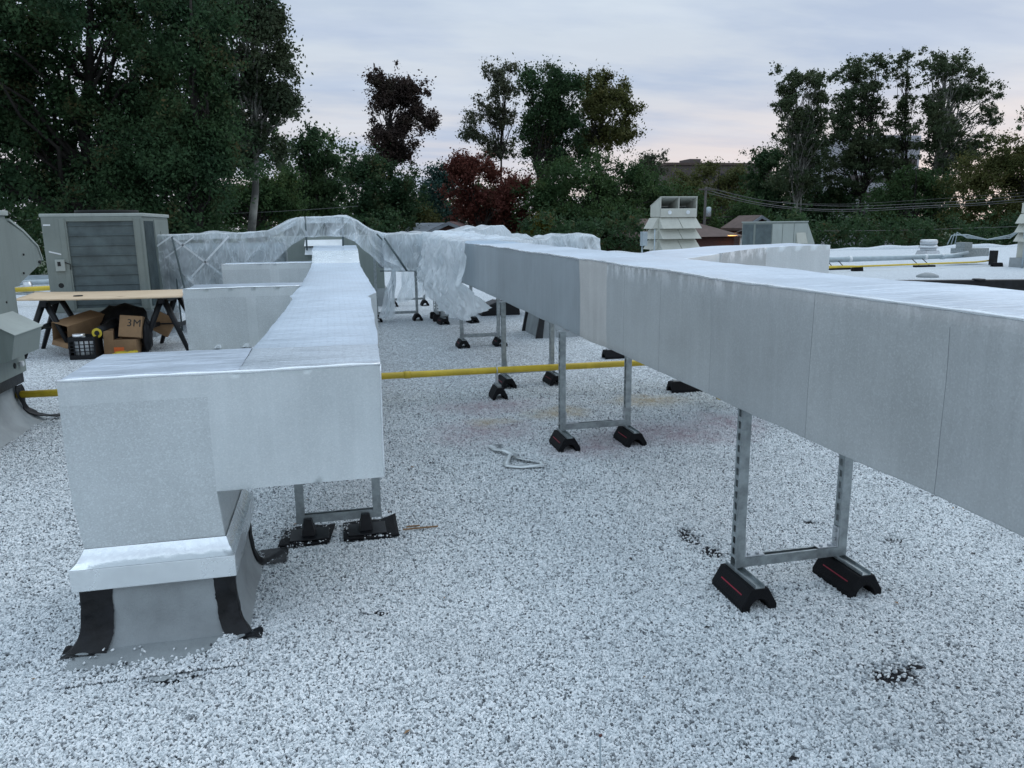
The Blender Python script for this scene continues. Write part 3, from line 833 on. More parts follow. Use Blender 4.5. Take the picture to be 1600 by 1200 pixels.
# ------------------------------------------------------------------ strut channel frames
def channel_v(mb, cx, cy, z0, z1, w=0.041, t=0.003, side=-1, depth=0.041):
    """vertical C channel; slotted web faces -x (side -1) or +x; open side opposite"""
    h = w/2
    xw = cx+side*h
    # two flanges (front/back)
    for s in (-1, 1):
        ya = cy+s*h; mb.box(cx-h+t, cx+h-t, min(ya, ya-s*t), max(ya, ya-s*t), z0, z1)
    # lips on open side
    xo = cx-side*h
    for s in (-1, 1):
        mb.box(min(xo, xo+side*t), max(xo, xo+side*t), min(cy+s*h, cy+s*(h-0.01)), max(cy+s*h, cy+s*(h-0.01)), z0, z1)
    # slotted web: two rails and bridges
    sw = 0.0095
    for s in (-1, 1):
        mb.box(min(xw, xw-side*t), max(xw, xw-side*t), min(cy+s*h, cy+s*sw), max(cy+s*h, cy+s*sw), z0, z1)
    z = z0+0.014
    mb.box(min(xw, xw-side*t), max(xw, xw-side*t), cy-sw, cy+sw, z0, z)
    while z+0.030 < z1:
        zz = min(z1, z+0.030+0.020)
        mb.box(min(xw, xw-side*t), max(xw, xw-side*t), cy-sw, cy+sw, z+0.030, zz); z = zz

def block_mesh(mb, cx, cy, L=0.27, w=0.155, h=0.098):
    """rubber support block with an arched tunnel, long in y"""
    hw = w/2; tw = 0.044; n = 8
    out = [(-hw, 0), (-hw, 0.028), (-hw+0.040, h), (hw-0.040, h), (hw, 0.028), (hw, 0)]
    arch = [(tw*math.cos(a), 0.055*math.sin(a)) for a in [math.pi*i/n for i in range(n+1)]]
    poly = out+[(arch[0][0], 0)]+arch[1:-1]+[(arch[-1][0], 0)]
    # split into convex-ish strips: left, top, right
    y0, y1 = cy-L/2, cy+L/2
    P = [(cx+a, b) for a, b in poly]
    mb.prism(P, 'y', y0, y1)

def u_frame(half=0.245, zb=0.83, base=0.10, topbar=True, name='duct_stand', label='', group='steel stands under the long right duct', simple_=False):
    T = Thing(name, label, 'duct stand', (0, 0, 0), 0, group, local=True)
    zbar = base+0.015
    for s in (-1, 1):
        mb = MB()
        channel_v(mb, s*half, 0, zbar+0.041, zb, side=-1)
        T.part('leg', mb, 'galv')
    mb = MB()
    # bottom bar: channel opening upward
    x0, x1 = -half-0.021, half+0.021
    mb.box(x0, x1, -0.0205, -0.0175, zbar, zbar+0.041); mb.box(x0, x1, 0.0175, 0.0205, zbar, zbar+0.041)
    mb.box(x0, x1, -0.0175, 0.0175, zbar, zbar+0.003)
    mb.box(x0, x1, -0.0175, -0.0105, zbar+0.038, zbar+0.041); mb.box(x0, x1, 0.0105, 0.0175, zbar+0.038, zbar+0.041)
    T.part('cross_bar', mb, 'galv')
    if topbar:
        mb = MB(); mb.box(-half-0.03, half+0.03, -0.0205, 0.0205, zb+0.001, zb+0.0125)
        T.part('top_bar', mb, 'galv_bright')
    for s in (-1, 1):
        mb = MB(); xi = s*(half-0.0215); zi = zbar+0.0425
        a, b = sorted((xi, xi-s*0.005)); mb.box(a, b, -0.019, 0.019, zi, zi+0.09)
        a, b = sorted((xi-s*0.0052, xi-s*0.095)); mb.box(a, b, -0.019, 0.019, zi, zi+0.005)
        for k in (0.03, 0.07):
            c = xi-s*0.008
            mb.tube([(xi-s*0.004, 0, zi+k), (xi-s*0.014, 0, zi+k)], 0.009, 6)
            mb.tube([(xi-s*k, 0, zi+0.004), (xi-s*k, 0, zi+0.014)], 0.009, 6)
        T.part('corner_bracket', mb, 'galv_bright')
    for s in (-1, 1):
        mb = MB(); block_mesh(mb, s*half, -0.06, 0.26)
        b = T.part('support_block', mb, 'rubber', bevel=0.003)
        mb = MB()
        x = s*half
        mb.box(x-0.0205, x-0.0175, -0.185, 0.06, 0.0985, base+0.0145); mb.box(x+0.0175, x+0.0205, -0.185, 0.06, 0.0985, base+0.0145)
        mb.box(x-0.0175, x+0.0175, -0.185, 0.06, 0.0985, 0.1015)
        T.part('mounting_channel', mb, 'galv', parent=b)
        mb = MB()
        hw, h = 0.0775, 0.098
        # red stripe on the sloped side, proud of the face
        def sl(t, y):  # t up the slope
            x_ = x-hw+0.040*t; z_ = 0.028+(h-0.028)*t
            return (x_-0.0012, y, z_+0.0008)
        mb.quad(sl(0.44, -0.150), sl(0.44, 0.02), sl(0.50, 0.02), sl(0.50, -0.150))
        T.part('red_marking', mb, 'red', parent=b)
    return T

F1 = u_frame(0.245, 0.815, label='nearest right duct stand, big slotted steel legs on two black blocks with red markings')
frames = [
    (1.845, 2.76, 'nearest right duct stand, big slotted steel legs on two black blocks with red markings'),
    (1.76, 5.08, 'steel stand on two black blocks just in front of the yellow pipe'),
    (1.81, 7.24, 'steel stand whose cross bar sits just behind the yellow pipe'),
    (1.81, 9.80, 'steel stand below the edge of the plastic film, second behind the yellow pipe'),
    (1.885, 12.25, 'far steel stand draped by hanging plastic film, two small black blocks in front of it'),
]
for i, (x, y, lab) in enumerate(frames):
    o = F1.o if i == 0 else copy_tree(F1.o)
    o.location = (x, y, 0); o['label'] = lab
    if i in (2, 4):
        o.rotation_euler.z = math.radians(2 if i == 2 else 6)
def stand_left():
    T = Thing('duct_stand', 'short steel stand on two flat black rubber mats under the near left duct', 'duct stand', (-0.05, 3.815, 0), 0, 'steel stands under the left duct')
    z0 = 0.085
    for x in (-0.235, 0.145):
        mb = MB(); channel_v(mb, x, 3.815, z0+0.041, 0.558, side=1 if x < 0 else -1)
        T.part('leg', mb, 'galv')
    mb = MB(); a, b = -0.257, 0.168; y = 3.815
    mb.box(a, b, y-0.0205, y-0.0175, z0, z0+0.041); mb.box(a, b, y+0.0175, y+0.0205, z0, z0+0.041); mb.box(a, b, y-0.0175, y+0.0175, z0, z0+0.003)
    mb.box(a, b, y-0.0175, y-0.011, z0+0.038, z0+0.041); mb.box(a, b, y+0.011, y+0.0175, z0+0.038, z0+0.041)
    T.part('cross_bar', mb, 'galv')
    for i, (x0, x1, cx) in enumerate(((-0.345, -0.10, -0.20), (-0.03, 0.245, 0.085))):
        mb = MB()
        def fn(u, v, x0=x0, x1=x1, i=i):
            x = x0+(x1-x0)*u; yy = 3.69+0.24*v
            c = max(0, u-0.7)*0.09*(i == 1)*v
            return Vector((x+0.03*v*(1 if i == 0 else 0), yy, 0.016+c+0.003*math.sin(u*7+v*5)))
        mb.grid(fn, 16, 12)
        mt = T.part('rubber_mat', mb, 'rubber', solid=0.009)
        mb = MB()
        mb.box(cx-0.09, cx+0.10, 3.715, 3.87, 0.0225, 0.031)
        mb.hexa([(cx-0.033, 3.75, 0.0315), (cx+0.033, 3.75, 0.0315), (cx+0.036, 3.84, 0.0315), (cx-0.036, 3.84, 0.0315),
                 (cx-0.018, 3.765, 0.115), (cx+0.018, 3.765, 0.115), (cx+0.02, 3.791, 0.115), (cx-0.02, 3.791, 0.115)])
        mb.box(cx-0.03, cx+0.03, 3.795, 3.84, 0.0315, 0.0835)
        T.part('pedestal', mb, 'blackplastic', parent=mt, bevel=0.003)
stand_left()

def plain_stand(x, y, half, zb, rz, label, blocks=True, group='thin stands under the film', name='duct_stand'):
    T = Thing(name, label, 'duct stand', (x, y, 0), rz, group, local=True)
    for s in (-1, 1):
        mb = MB(); channel_v(mb, s*half, 0, 0.155, zb, side=-1)
        T.part('leg', mb, 'galv')
    mb = MB(); mb.box(-half-0.02, half+0.02, -0.0205, 0.0205, 0.113, 0.154); T.part('cross_bar', mb, 'galv')
    for s in (-1, 1):
        mb = MB(); block_mesh(mb, s*half, -0.04, 0.24); mb.box(s*half-0.02, s*half+0.02, -0.15, 0.07, 0.0985, 0.112)
        T.part('support_block', mb, 'rubber')
plain_stand(0.98, 12.85, 0.33, 1.40, 0, 'stand whose near leg shows beside the left duct behind the hanging flap', group='stands under the film covered duct')
plain_stand(1.40, 15.2, 0.30, 1.35, 0, 'farthest low stand, its cross bar seen through the gap under the film', group='stands under the film covered duct')
plain_stand(1.62, 12.75, 0.20, 1.30, math.radians(90), 'stand with blocks seen side on beside the far stand', group='stands under the film covered duct')

# ------------------------------------------------------------------ yellow gas pipe and supports
mb = MB()
T = Thing('gas_pipe', 'yellow painted gas pipe crossing the roof from the left unit to under the right duct', 'pipe', (0.4, 6.77, 0.24))
mb.tube([(-3.4, 6.86, 0.24), (0.36, 6.772, 0.245), (2.95, 6.715, 0.25), (3.05, 6.70, 0.25), (3.10, 6.64, 0.245), (3.13, 6.4, 0.20), (3.12, 6.0, 0.14), (3.08, 5.72, 0.12)], 0.030, 14)
T.part('pipe', mb, 'yellow')
for x in (0.58, -1.2):
    mb = MB(); y = 6.772+(x-0.36)*-0.0228
    mb.tube([(x-0.03, y, 0.2455), (x+0.03, y, 0.2455)], 0.0345, 14); T.part('coupling', mb, 'yellow')
def pipe_block(x, y, zc, label, r=0.03, group='black blocks carrying the yellow pipe'):
    T = Thing('pipe_support', label, 'pipe support', (x, y, 0), 0, group, local=True)
    mb = MB(); block_mesh(mb, 0, -0.05, 0.2, h=0.11, w=0.14); b = T.part('support_block', mb, 'rubber', bevel=0.003)
    mb = MB(); mb.box(-0.018, 0.018, -0.12, 0.05, 0.1105, 0.13)
    T.part('mounting_channel', mb, 'galv', parent=b)
    mb = MB()
    ring = [(0, math.cos(a)*(r+0.004), zc+math.sin(a)*(r+0.004)) for a in [i*math.pi/8 for i in range(17)]]
    mb.tube(ring, 0.006, 6); mb.box(-0.012, 0.012, -0.012, 0.012, 0.1305, zc-r-0.002); mb.tube([(0, 0, zc+r), (0, 0, zc+r+0.035)], 0.007, 6)
    T.part('pipe_clamp', mb, 'galv_bright')
pipe_block(1.39, 6.745, 0.247, 'black pipe block with silver clamp on the yellow pipe, left of the stand')
pipe_block(-2.05, 6.83, 0.242, 'black pipe block mostly hidden by the near elbow left side')
def lone_block(x, y, label):
    T = Thing('support_block', label, 'support block', (x, y, 0), R90, 'black blocks behind the right duct', local=True)
    mb = MB(); block_mesh(mb, 0, 0, 0.30, 0.15, 0.10); b = T.part('rubber_body', mb, 'rubber', bevel=0.003)
    mb = MB(); mb.box(-0.02, 0.02, -0.12, 0.12, 0.1005, 0.118); T.part('mounting_channel', mb, 'galv_bright')
R90 = math.radians(90)
lone_block(3.13, 6.50, 'black block seen long side on, just below the right duct edge')
lone_block(3.16, 8.40, 'black block touching the yellow pipe, mostly hidden by the right duct')

# ------------------------------------------------------------------ loose things on the gravel
def ribbon(pts, w, mat, name, label, cat, tw=None):
    mb = MB(); n = len(pts)
    vs = []
    for i, p in enumerate(pts):
        p = Vector(p); d = (Vector(pts[min(i+1, n-1)])-Vector(pts[max(i-1, 0)])).normalized()
        a = tw[i] if tw else 0
        s = Vector((-d.y, d.x, 0)).normalized(); s = s*math.cos(a)+Vector((0, 0, 1))*math.sin(a)
        vs.append((tuple(p-s*w/2), tuple(p+s*w/2)))
    for a, b in zip(vs[:-1], vs[1:]): mb.quad(a[0], b[0], b[1], a[1], 0, True)
    base = Vector(pts[n//2]); base.z = 0
    return single(name, mb, mat, label, cat, tuple(base), weld=0.0005, solid=0.002)
z = 0.022
ribbon([(1.09, 5.12, z), (0.99, 5.11, z+.01), (1.02, 5.02, z), (1.06, 4.93, z+.02), (1.10, 4.87, z+.01), (1.06, 4.78, z+.03), (1.02, 4.70, z), (1.02, 4.645, z), (1.10, 4.605, z), (1.24, 4.595, z), (1.25, 4.65, z+.005), (1.15, 4.76, z), (1.10, 4.84, z)], 0.045,
       'wrap_d', 'foil_strip', 'crumpled strip of silver foil tape lying on the gravel between the ducts', 'foil strip', tw=[.5, .2, .1, .1, .3, .5, .2, .1, .1, .1, .2, .2, .1])
mb = MB(); mb.box(0.27, 0.45, 3.755, 3.763, 0.014, 0.02); mb.box(0.29, 0.36, 3.79, 3.797, 0.014, 0.02)
single('wood_sliver', mb, 'card', 'thin broken wood sliver on the gravel beside the black rubber mats', 'wood stick', (0.35, 3.76, 0))
mb = MB(); p = at_z(938, 1235, 0); top = at_y(938, 1150, p.y)
mb.tube([(p.x, p.y, 0), (top.x, top.y, top.z)], 0.0028, 8)
T = Thing('marker_stake', 'thin grey stake with a dull red tip standing in the foreground gravel', 'stake', (p.x, p.y, 0))
T.part('rod', mb, 'greypipe'); mb = MB(); mb.tube([(top.x-0.004, top.y, top.z), (top.x+0.005, top.y, top.z+0.003)], 0.004, 8); T.part('tip', mb, 'brick')
ribbon([(2.08, 7.95, z), (2.3, 7.9, z), (2.42, 8.1, z), (2.45, 8.5, 0.2), (2.46, 8.55, 0.55), (2.44, 8.5, 0.86)], 0.012, 'greypipe', 'loose_wire', 'thin grey wire looping up from the gravel to the duct behind the stands', 'wire')

mb = MB(); rl = random.Random(5)
for i in range(70):
    y = rl.uniform(1.6, 7.5); x = rl.uniform(-0.35*y-0.3, 1.0*y+0.3); a = rl.uniform(0, 6.28); l = rl.uniform(0.006, 0.017); w = l*rl.uniform(0.25, 0.7); z0 = rl.uniform(0.008, 0.013)
    ca, sa = math.cos(a), math.sin(a)
    mb.quad((x-ca*l, y-sa*l, z0), (x+sa*w, y-ca*w, z0+0.003), (x+ca*l, y+sa*l, z0+0.001), (x-sa*w, y+ca*w, z0+0.004), i % 3)
o = mb.build('leaf_litter', ['tar', 'bark', 'card']); tag(o, 'tiny dry leaf scraps and dark chips strewn over the white gravel', 'leaf litter', kind='stuff')

# ------------------------------------------------------------------ curb under the right duct, further back
def curb_far():
    T = Thing('roof_curb', 'grey curb with black corner flashing seen below the right duct', 'curb', (3.1, 10.6, 0))
    mb = MB()
    mb.hexa([(2.7, 10.2, 0.0), (3.5, 10.2, 0.0), (3.5, 11.0, 0.0), (2.7, 11.0, 0.0), (2.78, 10.28, 0.4), (3.42, 10.28, 0.4), (3.42, 10.95, 0.4), (2.78, 10.95, 0.4)])
    T.part('flashing', mb, 'membrane')
    for (x, y) in ((2.70, 10.2), (2.7, 11.0)):
        mb = MB(); mb.hexa([(x-0.05, y-0.04, 0.002), (x+0.05, y-0.05, 0.002), (x+0.07, y+0.04, 0.002), (x-0.03, y+0.06, 0.002), (x+0.06, y+0.05, 0.39), (x+0.12, y+0.05, 0.39), (x+0.12, y+0.09, 0.39), (x+0.06, y+0.09, 0.39)])
        T.part('tar_patch', mb, 'tar')
    mb = MB(); mb.box(2.76, 3.44, 10.26, 10.97, 0.401, 0.86); T.part('drop_duct', mb, 'galv')
curb_far()
mb = MB(); mb.prism([(2.42, 0), (3.12, 0), (3.10, 0.2), (2.72, 0.24), (2.5, 0.16)], 'y', 13.0, 13.5)
single('tarpaulin', mb, 'blackplastic', 'folded black tarpaulin on the gravel under the right duct', 'tarpaulin', (2.75, 13.2, 0), bevel=0.02)
mb = MB(); mb.box(1.9, 1.98, 14.2, 14.7, 0, 0.14); mb.box(2.2, 2.5, 14.4, 14.7, 0, 0.1)

# ------------------------------------------------------------------ rooftop units
def panel_screws(mb, pts, r=0.008):
    for p, ax in pts:
        q = Vector(p); a = Vector(ax); mb.tube([q, q+a*0.006], r, 6)

def unit_big_left():
    T = Thing('rooftop_unit', 'large green grey rooftop unit with a dark ribbed coil behind the plywood table', 'air conditioner', (-3.2, 12.8, 0))
    x0, x1, y0, y1, z0, z1 = -3.885, -2.60, 12.0, 13.75, 0.40, 1.755
    mb = MB(); mb.box(x0, x1, y0+0.01, y1, z0, z1-0.04)
    T.part('cabinet', mb, 'unit', bevel=0.008)
    mb = MB(); mb.box(x0-0.025, x1+0.025, y0-0.02, y1+0.025, z1-0.04, z1+0.008); T.part('top_panel', mb, 'unit_light', bevel=0.01)
    mb = MB()
    # front frame pieces and corner posts, proud of the coil
    a, b = x0+0.31, x1-0.12
    mb.box(x0, a, y0-0.035, y0+0.009, z0, z1-0.041); mb.box(b, x1, y0-0.035, y0+0.009, z0, z1-0.041)
    mb.box(a, b, y0-0.035, y0+0.009, z1-0.10, z1-0.041); mb.box(a, b, y0-0.035, y0+0.009, z0, z0+0.05)
    mb.box(a-0.09, a-0.02, y0-0.045, y0-0.036, z0+0.02, z1-0.06); mb.box(b+0.02, b+0.09, y0-0.045, y0-0.036, z0+0.02, z1-0.06)
    T.part('front_frame', mb, 'unit', bevel=0.004)
    mb = MB(); mb.box(a, b, y0-0.005, y0+0.0095, z0+0.05, z1-0.10)
    for i in range(9):
        z = z0+0.10+i*0.137; mb.box(a, b, y0-0.02, y0-0.0055, z, z+0.014)
    T.part('coil', mb, 'coil')
    mb = MB(); mb.box(x1+0.001, x1+0.012, y0+0.06, y0+0.62, z0+0.05, z1-0.10)
    for i in range(18): mb.box(x1+0.012, x1+0.016, y0+0.06+i*0.031, y0+0.066+i*0.031, z0+0.05, z1-0.1)
    T.part('coil', mb, 'coil')
    mb = MB(); mb.box(x1+0.001, x1+0.010, y0+0.70, y1-0.05, z0+0.03, z1-0.08); mb.box(x1+0.011, x1+0.018, y0+1.05, y0+1.07, z1-0.35, z1-0.25)
    T.part('access_panel', mb, 'unit', bevel=0.003)
    mb = MB(); mb.box(x0+0.12, x0+0.24, y0-0.075, y0-0.0365, 0.98, 1.14); T_ = T.part('disconnect_box', mb, 'unit_light', bevel=0.004)
    mb = MB(); mb.box(x0+0.15, x0+0.19, y0-0.079, y0-0.0755, 1.05, 1.11); mb.tube([(x0+0.24, y0-0.055, 1.1), (x0+0.31, y0-0.05, 1.07), (x0+0.3, y0-0.045, 1.0)], 0.006, 6); T.part('switch', mb, 'ink', parent=T_)
    for (x, z, r) in ((x0+0.15, 0.78, 0.035), (x0+0.15, 0.65, 0.035), (x0+0.30, 0.60, 0.022)):
        mb = MB(); mb.tube([(x, y0-0.034, z), (x, y0-0.0375, z)], r, 14); T.part('knockout_hole', mb, 'dark')
    mb = MB()
    mb.box(x0+0.02, x0+0.11, y0-0.0365, y0-0.0355, 1.60, 1.62); T.part('white_label', mb, 'whitepvc'); mb = MB()
    mb.hexa([(x0+0.05, y0-0.037, 1.24), (x0+0.2, y0-0.037, 1.20), (x0+0.2, y0-0.0355, 1.20), (x0+0.05, y0-0.0355, 1.24), (x0+0.05, y0-0.037, 1.26), (x0+0.2, y0-0.037, 1.22), (x0+0.2, y0-0.0355, 1.22), (x0+0.05, y0-0.0355, 1.26)])
    T.part('white_label', mb, 'whitepvc')
    mb = MB(); mb.box(x0-0.03, x1+0.03, y0-0.03, y1+0.03, 0.0, 0.28); T.part('curb', mb, 'membrane')
    mb = MB(); mb.box(x0-0.02, x1+0.02, y0-0.045, y1+0.02, 0.281, 0.398); T.part('base_rail', mb, 'galv', bevel=0.004)
    # fan shroud on top
    mb = MB(); mb.tube([(-3.2, 12.6, z1+0.009), (-3.2, 12.6, z1+0.06)], 0.42, 28); T.part('fan_ring', mb, 'dark')
unit_big_left()

def unit_near_left():
    T = Thing('rooftop_unit', 'green grey unit cut off by the left picture edge, with two jutting hoods', 'air conditioner', (-3.2, 6.0, 0))
    x1, x0, y0, y1, z0, z1 = -2.5, -3.7, 4.9, 6.93, 0.42, 1.66
    mb = MB(); mb.box(x0, x1, y0, y1, z0, z1); T.part('cabinet', mb, 'unit', bevel=0.006)
    mb = MB(); mb.box(x0-0.02, x1+0.02, y0-0.02, y1+0.02, z1+0.001, z1+0.04); T.part('top_panel', mb, 'unit_light', bevel=0.006)
    # hood on the far end, profile in the y z plane
    pf = [(y1, 1.63), (7.26, 1.535), (7.53, 1.41), (7.60, 1.29), (7.55, 1.25), (7.05, 1.12), (7.05, 1.10), (y1, 1.10)]
    mb = MB(); mb.prism(pf, 'x', x0+0.1, x1-0.004); hd = T.part('intake_hood', mb, 'unit', bevel=0.004)
    mb = MB(); pr = [(7.0, 1.64), (7.27, 1.55), (7.55, 1.418), (7.625, 1.285), (7.615, 1.283), (7.54, 1.405), (7.26, 1.535), (7.0, 1.622)]
    mb.prism(pr, 'x', x0+0.1, x1+0.004); mb.box(x1-0.06, x1-0.002, 7.52, 7.58, 1.262, 1.29)
    T.part('hood_rim', mb, 'unit_light', parent=hd)
    mb = MB(); mb.tube([(x1-0.01, 7.53, 1.275), (x1+0.012, 7.53, 1.275)], 0.014, 8); T.part('hood_bolt', mb, 'ink', parent=hd)
    # vent hood on the side
    ya, yb = 6.24, 6.80
    mb = MB()
    for y, yy in ((ya, ya+0.004), (yb-0.004, yb)):
        mb.prism([(x1+0.001, 0.915), (-2.305, 0.797), (-2.345, 0.615), (x1+0.001, 0.56)], 'y', y, yy)
    mb.hexa([(x1+0.001, ya-0.01, 0.916), (-2.295, ya-0.01, 0.794), (-2.295, yb+0.01, 0.794), (x1+0.001, yb+0.01, 0.916),
             (x1+0.001, ya-0.01, 0.922), (-2.295, ya-0.01, 0.800), (-2.295, yb+0.01, 0.800), (x1+0.001, yb+0.01, 0.922)], 1)
    mb.hexa([(-2.350, ya+0.005, 0.615), (-2.343, ya+0.005, 0.615), (-2.343, yb-0.005, 0.615), (-2.350, yb-0.005, 0.615),
             (-2.310, ya+0.005, 0.79), (-2.303, ya+0.005, 0.79), (-2.303, yb-0.005, 0.79), (-2.310, yb-0.005, 0.79)])
    T.part('vent_hood', mb, ['unit', 'unit_light'])
    for (y, z) in ((6.62, 1.55), (6.65, 1.30), (6.72, 1.0), (6.3, 1.45), (6.7, 1.45), (6.5, 1.15), (7.2, 1.35), (7.15, 1.2)): 
        mb = MB(); mb.tube([(x1-0.002, y, z), (x1+0.006, y, z)], 0.009, 6); T.part('screw', mb, 'ink')
    mb = MB(); mb.box(x1+0.001, x1+0.004, y0+0.1, y0+1.35, 0.95, 1.6); mb.box(x1+0.001, x1+0.003, 6.36, 6.40, 0.5, 1.62); T.part('access_panel', mb, 'unit', bevel=0.001)
    mb = MB()
    mb.tube([(x1, 6.80, 0.50), (x1+0.03, 6.80, 0.50)], 0.022, 10); T.part('white_plug', mb, 'whitepvc')
    mb = MB(); mb.tube([(x1, 6.70, 0.50), (x1+0.006, 6.70, 0.50)], 0.022, 10); T.part('knockout_hole', mb, 'dark')
    # curb with black sealant
    mb = MB(); mb.box(x0, x1-0.02, y0, y1-0.03, 0.335, 0.418); T.part('sealant_strip', mb, 'tar')
    mb = MB()
    rings = []
    for i in range(9):
        t = i/8; fl = 0.02*t+0.12*t**3.6
        z = 0.334*(1-t)+0.004
        pts = []
        xa, xb, ya_, yb_ = x0-fl, x1-0.07+fl*1.1, y0-fl, y1-0.08+fl
        for k in range(8): pts.append((xb, ya_+(yb_-ya_)*k/8, z))
        for k in range(8): pts.append((xb-(xb-xa)*k/8, yb_, z))
        rings.append([tuple(Vector(p)+nz(p, 5, 0.008, 2)) for p in pts])
    for a, b in zip(rings[:-1], rings[1:]):
        for k in range(15): mb.quad(a[k], b[k], b[k+1], a[k+1], 0, True)
    T.part('curb', mb, 'membrane', weld=0.001)
    mb = MB()
    path = [(x1-0.045, 6.84, 0.32), (x1-0.03, 6.83, 0.22), (x1-0.015, 6.85, 0.12), (x1+0.04, 6.90, 0.06), (x1+0.11, 6.93, 0.035), (x1+0.19, 6.95, 0.03), (x1+0.27, 6.99, 0.02)]
    def tf(u, v):
        i = min(int(u*6), 5); t = u*6-i
        p = Vector(path[i])*(1-t)+Vector(path[i+1])*t
        w = 0.035+0.012*math.sin(u*17)
        d = Vector((0.3, 1, 0)) if u < 0.45 else Vector((0.05, 1, 0.0))
        return p+d*w*(v-0.5)*2+nz(p+Vector((0, v, 0)), 14, 0.008)
    mb.grid(tf, 30, 5); T.part('tar_patch', mb, 'tar', solid=0.008)
unit_near_left()

def unit_tall(name, label, x0, y0, depth, group):
    T = Thing(name, label, 'air handler', (x0+0.9, y0+depth/2, 0), 0, group)
    xa, xb = x0+0.46, x0+1.54; xm = (xa+xb)/2; yb_ = y0+depth
    mb = MB(); mb.box(xa, xb, y0+0.13, yb_, 0.30, 1.675); T.part('cabinet', mb, 'cream')
    mb = MB(); mb.box(xa-0.2, xb+0.05, y0+0.05, yb_+0.05, 0, 0.30); T.part('curb', mb, 'membrane')
    za, zo, zt = 1.68, 1.915, 2.235; t = 0.02; yf = y0+0.06
    mb = MB()
    mb.box(xa, xb, yf, yf+t, za, zo); mb.box(xa+t, xb-t, yf+t, yb_-t, za, za+t)
    zr = zt-0.25
    for a, b in ((xa, xa+t), (xm-0.012, xm+0.012), (xb-t, xb)):
        mb.prism([(yf+0.0005, za+t), (yb_, za+t), (yb_, zr), (yf+0.0005, zt-t)], 'x', a, b)
    mb.hexa([(xa-0.01, yf, zt-t), (xb+0.01, yf, zt-t), (xb+0.01, yb_+0.01, zr), (xa-0.01, yb_+0.01, zr), (xa-0.01, yf, zt), (xb+0.01, yf, zt), (xb+0.01, yb_+0.01, zr+t), (xa-0.01, yb_+0.01, zr+t)])
    mb.box(xa+t, xb-t, yb_-t, yb_-0.001, za+t, zr)
    T.part('discharge_box', mb, 'cream')
    for a, b in ((xa+2*t, xm-0.016), (xm+0.016, xb-t)):
        mb = MB(); mb.quad((a, yf+0.03, zo-0.02), (b, yf+0.03, zo-0.02), (b, yb_-0.05, zr-0.02), (a, yb_-0.05, zr-0.02)); T.part('inner_baffle', mb, 'coil')
    for xx in ((xa+xm)/2, (xm+xb)/2):
        mb = MB(); mb.tube([(xx, yf-0.001, za+0.13), (xx, yf-0.02, za+0.13)], 0.055, 10); T.part('vent_cap', mb, 'whitepvc')
    for i, (z0, z1) in enumerate(((1.375, 1.665), (1.095, 1.36), (0.81, 1.08))):
        for (a, b, e) in ((xa, xm-0.004, 0.0), (xm+0.004, xb, 0.13)):
            mb = MB(); sh = 0.06
            mb.hexa([(a+0.02+sh*(a > xm), y0-0.10, z0), (b+sh+e*0.25, y0-0.10, z0), (b, y0+0.129, z0), (a, y0+0.129, z0), (a, y0+0.11, z1), (b, y0+0.11, z1), (b, y0+0.129, z1), (a, y0+0.129, z1)])
            T.part('louvre_hood', mb, 'cream', bevel=0.003)
        mb = MB()
        mb.hexa([(xa-0.20, y0+0.16, z0), (xa-0.001, y0+0.16, z0), (xa-0.001, yb_, z0), (xa-0.20, yb_, z0), (xa-0.03, y0+0.16, z1), (xa-0.001, y0+0.16, z1), (xa-0.001, yb_, z1), (xa-0.03, yb_, z1)])
        T.part('side_louvre_hood', mb, 'cream', bevel=0.003)
    mb = MB(); mb.box(xa-0.50, xa-0.36, y0+0.05, y0+0.25, 0.92, 1.30); T.part('electrical_box', mb, 'greypipe', bevel=0.01)
    mb = MB(); mb.tube([(xa-0.45, y0+0.2, 0.92), (xa-0.45, y0+0.2, 0)], 0.025, 8); T.part('conduit', mb, 'greypipe')
    mb = MB(); mb.tube([(xa-0.20, y0-0.06, 1.36), (xa-0.20, y0-0.06, 0)], 0.02, 8); T.part('conduit', mb, 'greypipe')
    return T
unit_tall('air_handler', 'tall cream air handler with tiered hoods and two dark top openings beside the utility pole', 8.31, 20.0, 0.75, 'cream hooded air handlers')
unit_tall('air_handler', 'cream hooded air handler cut off by the right picture edge', 21.05, 20.0, 0.9, 'cream hooded air handlers')

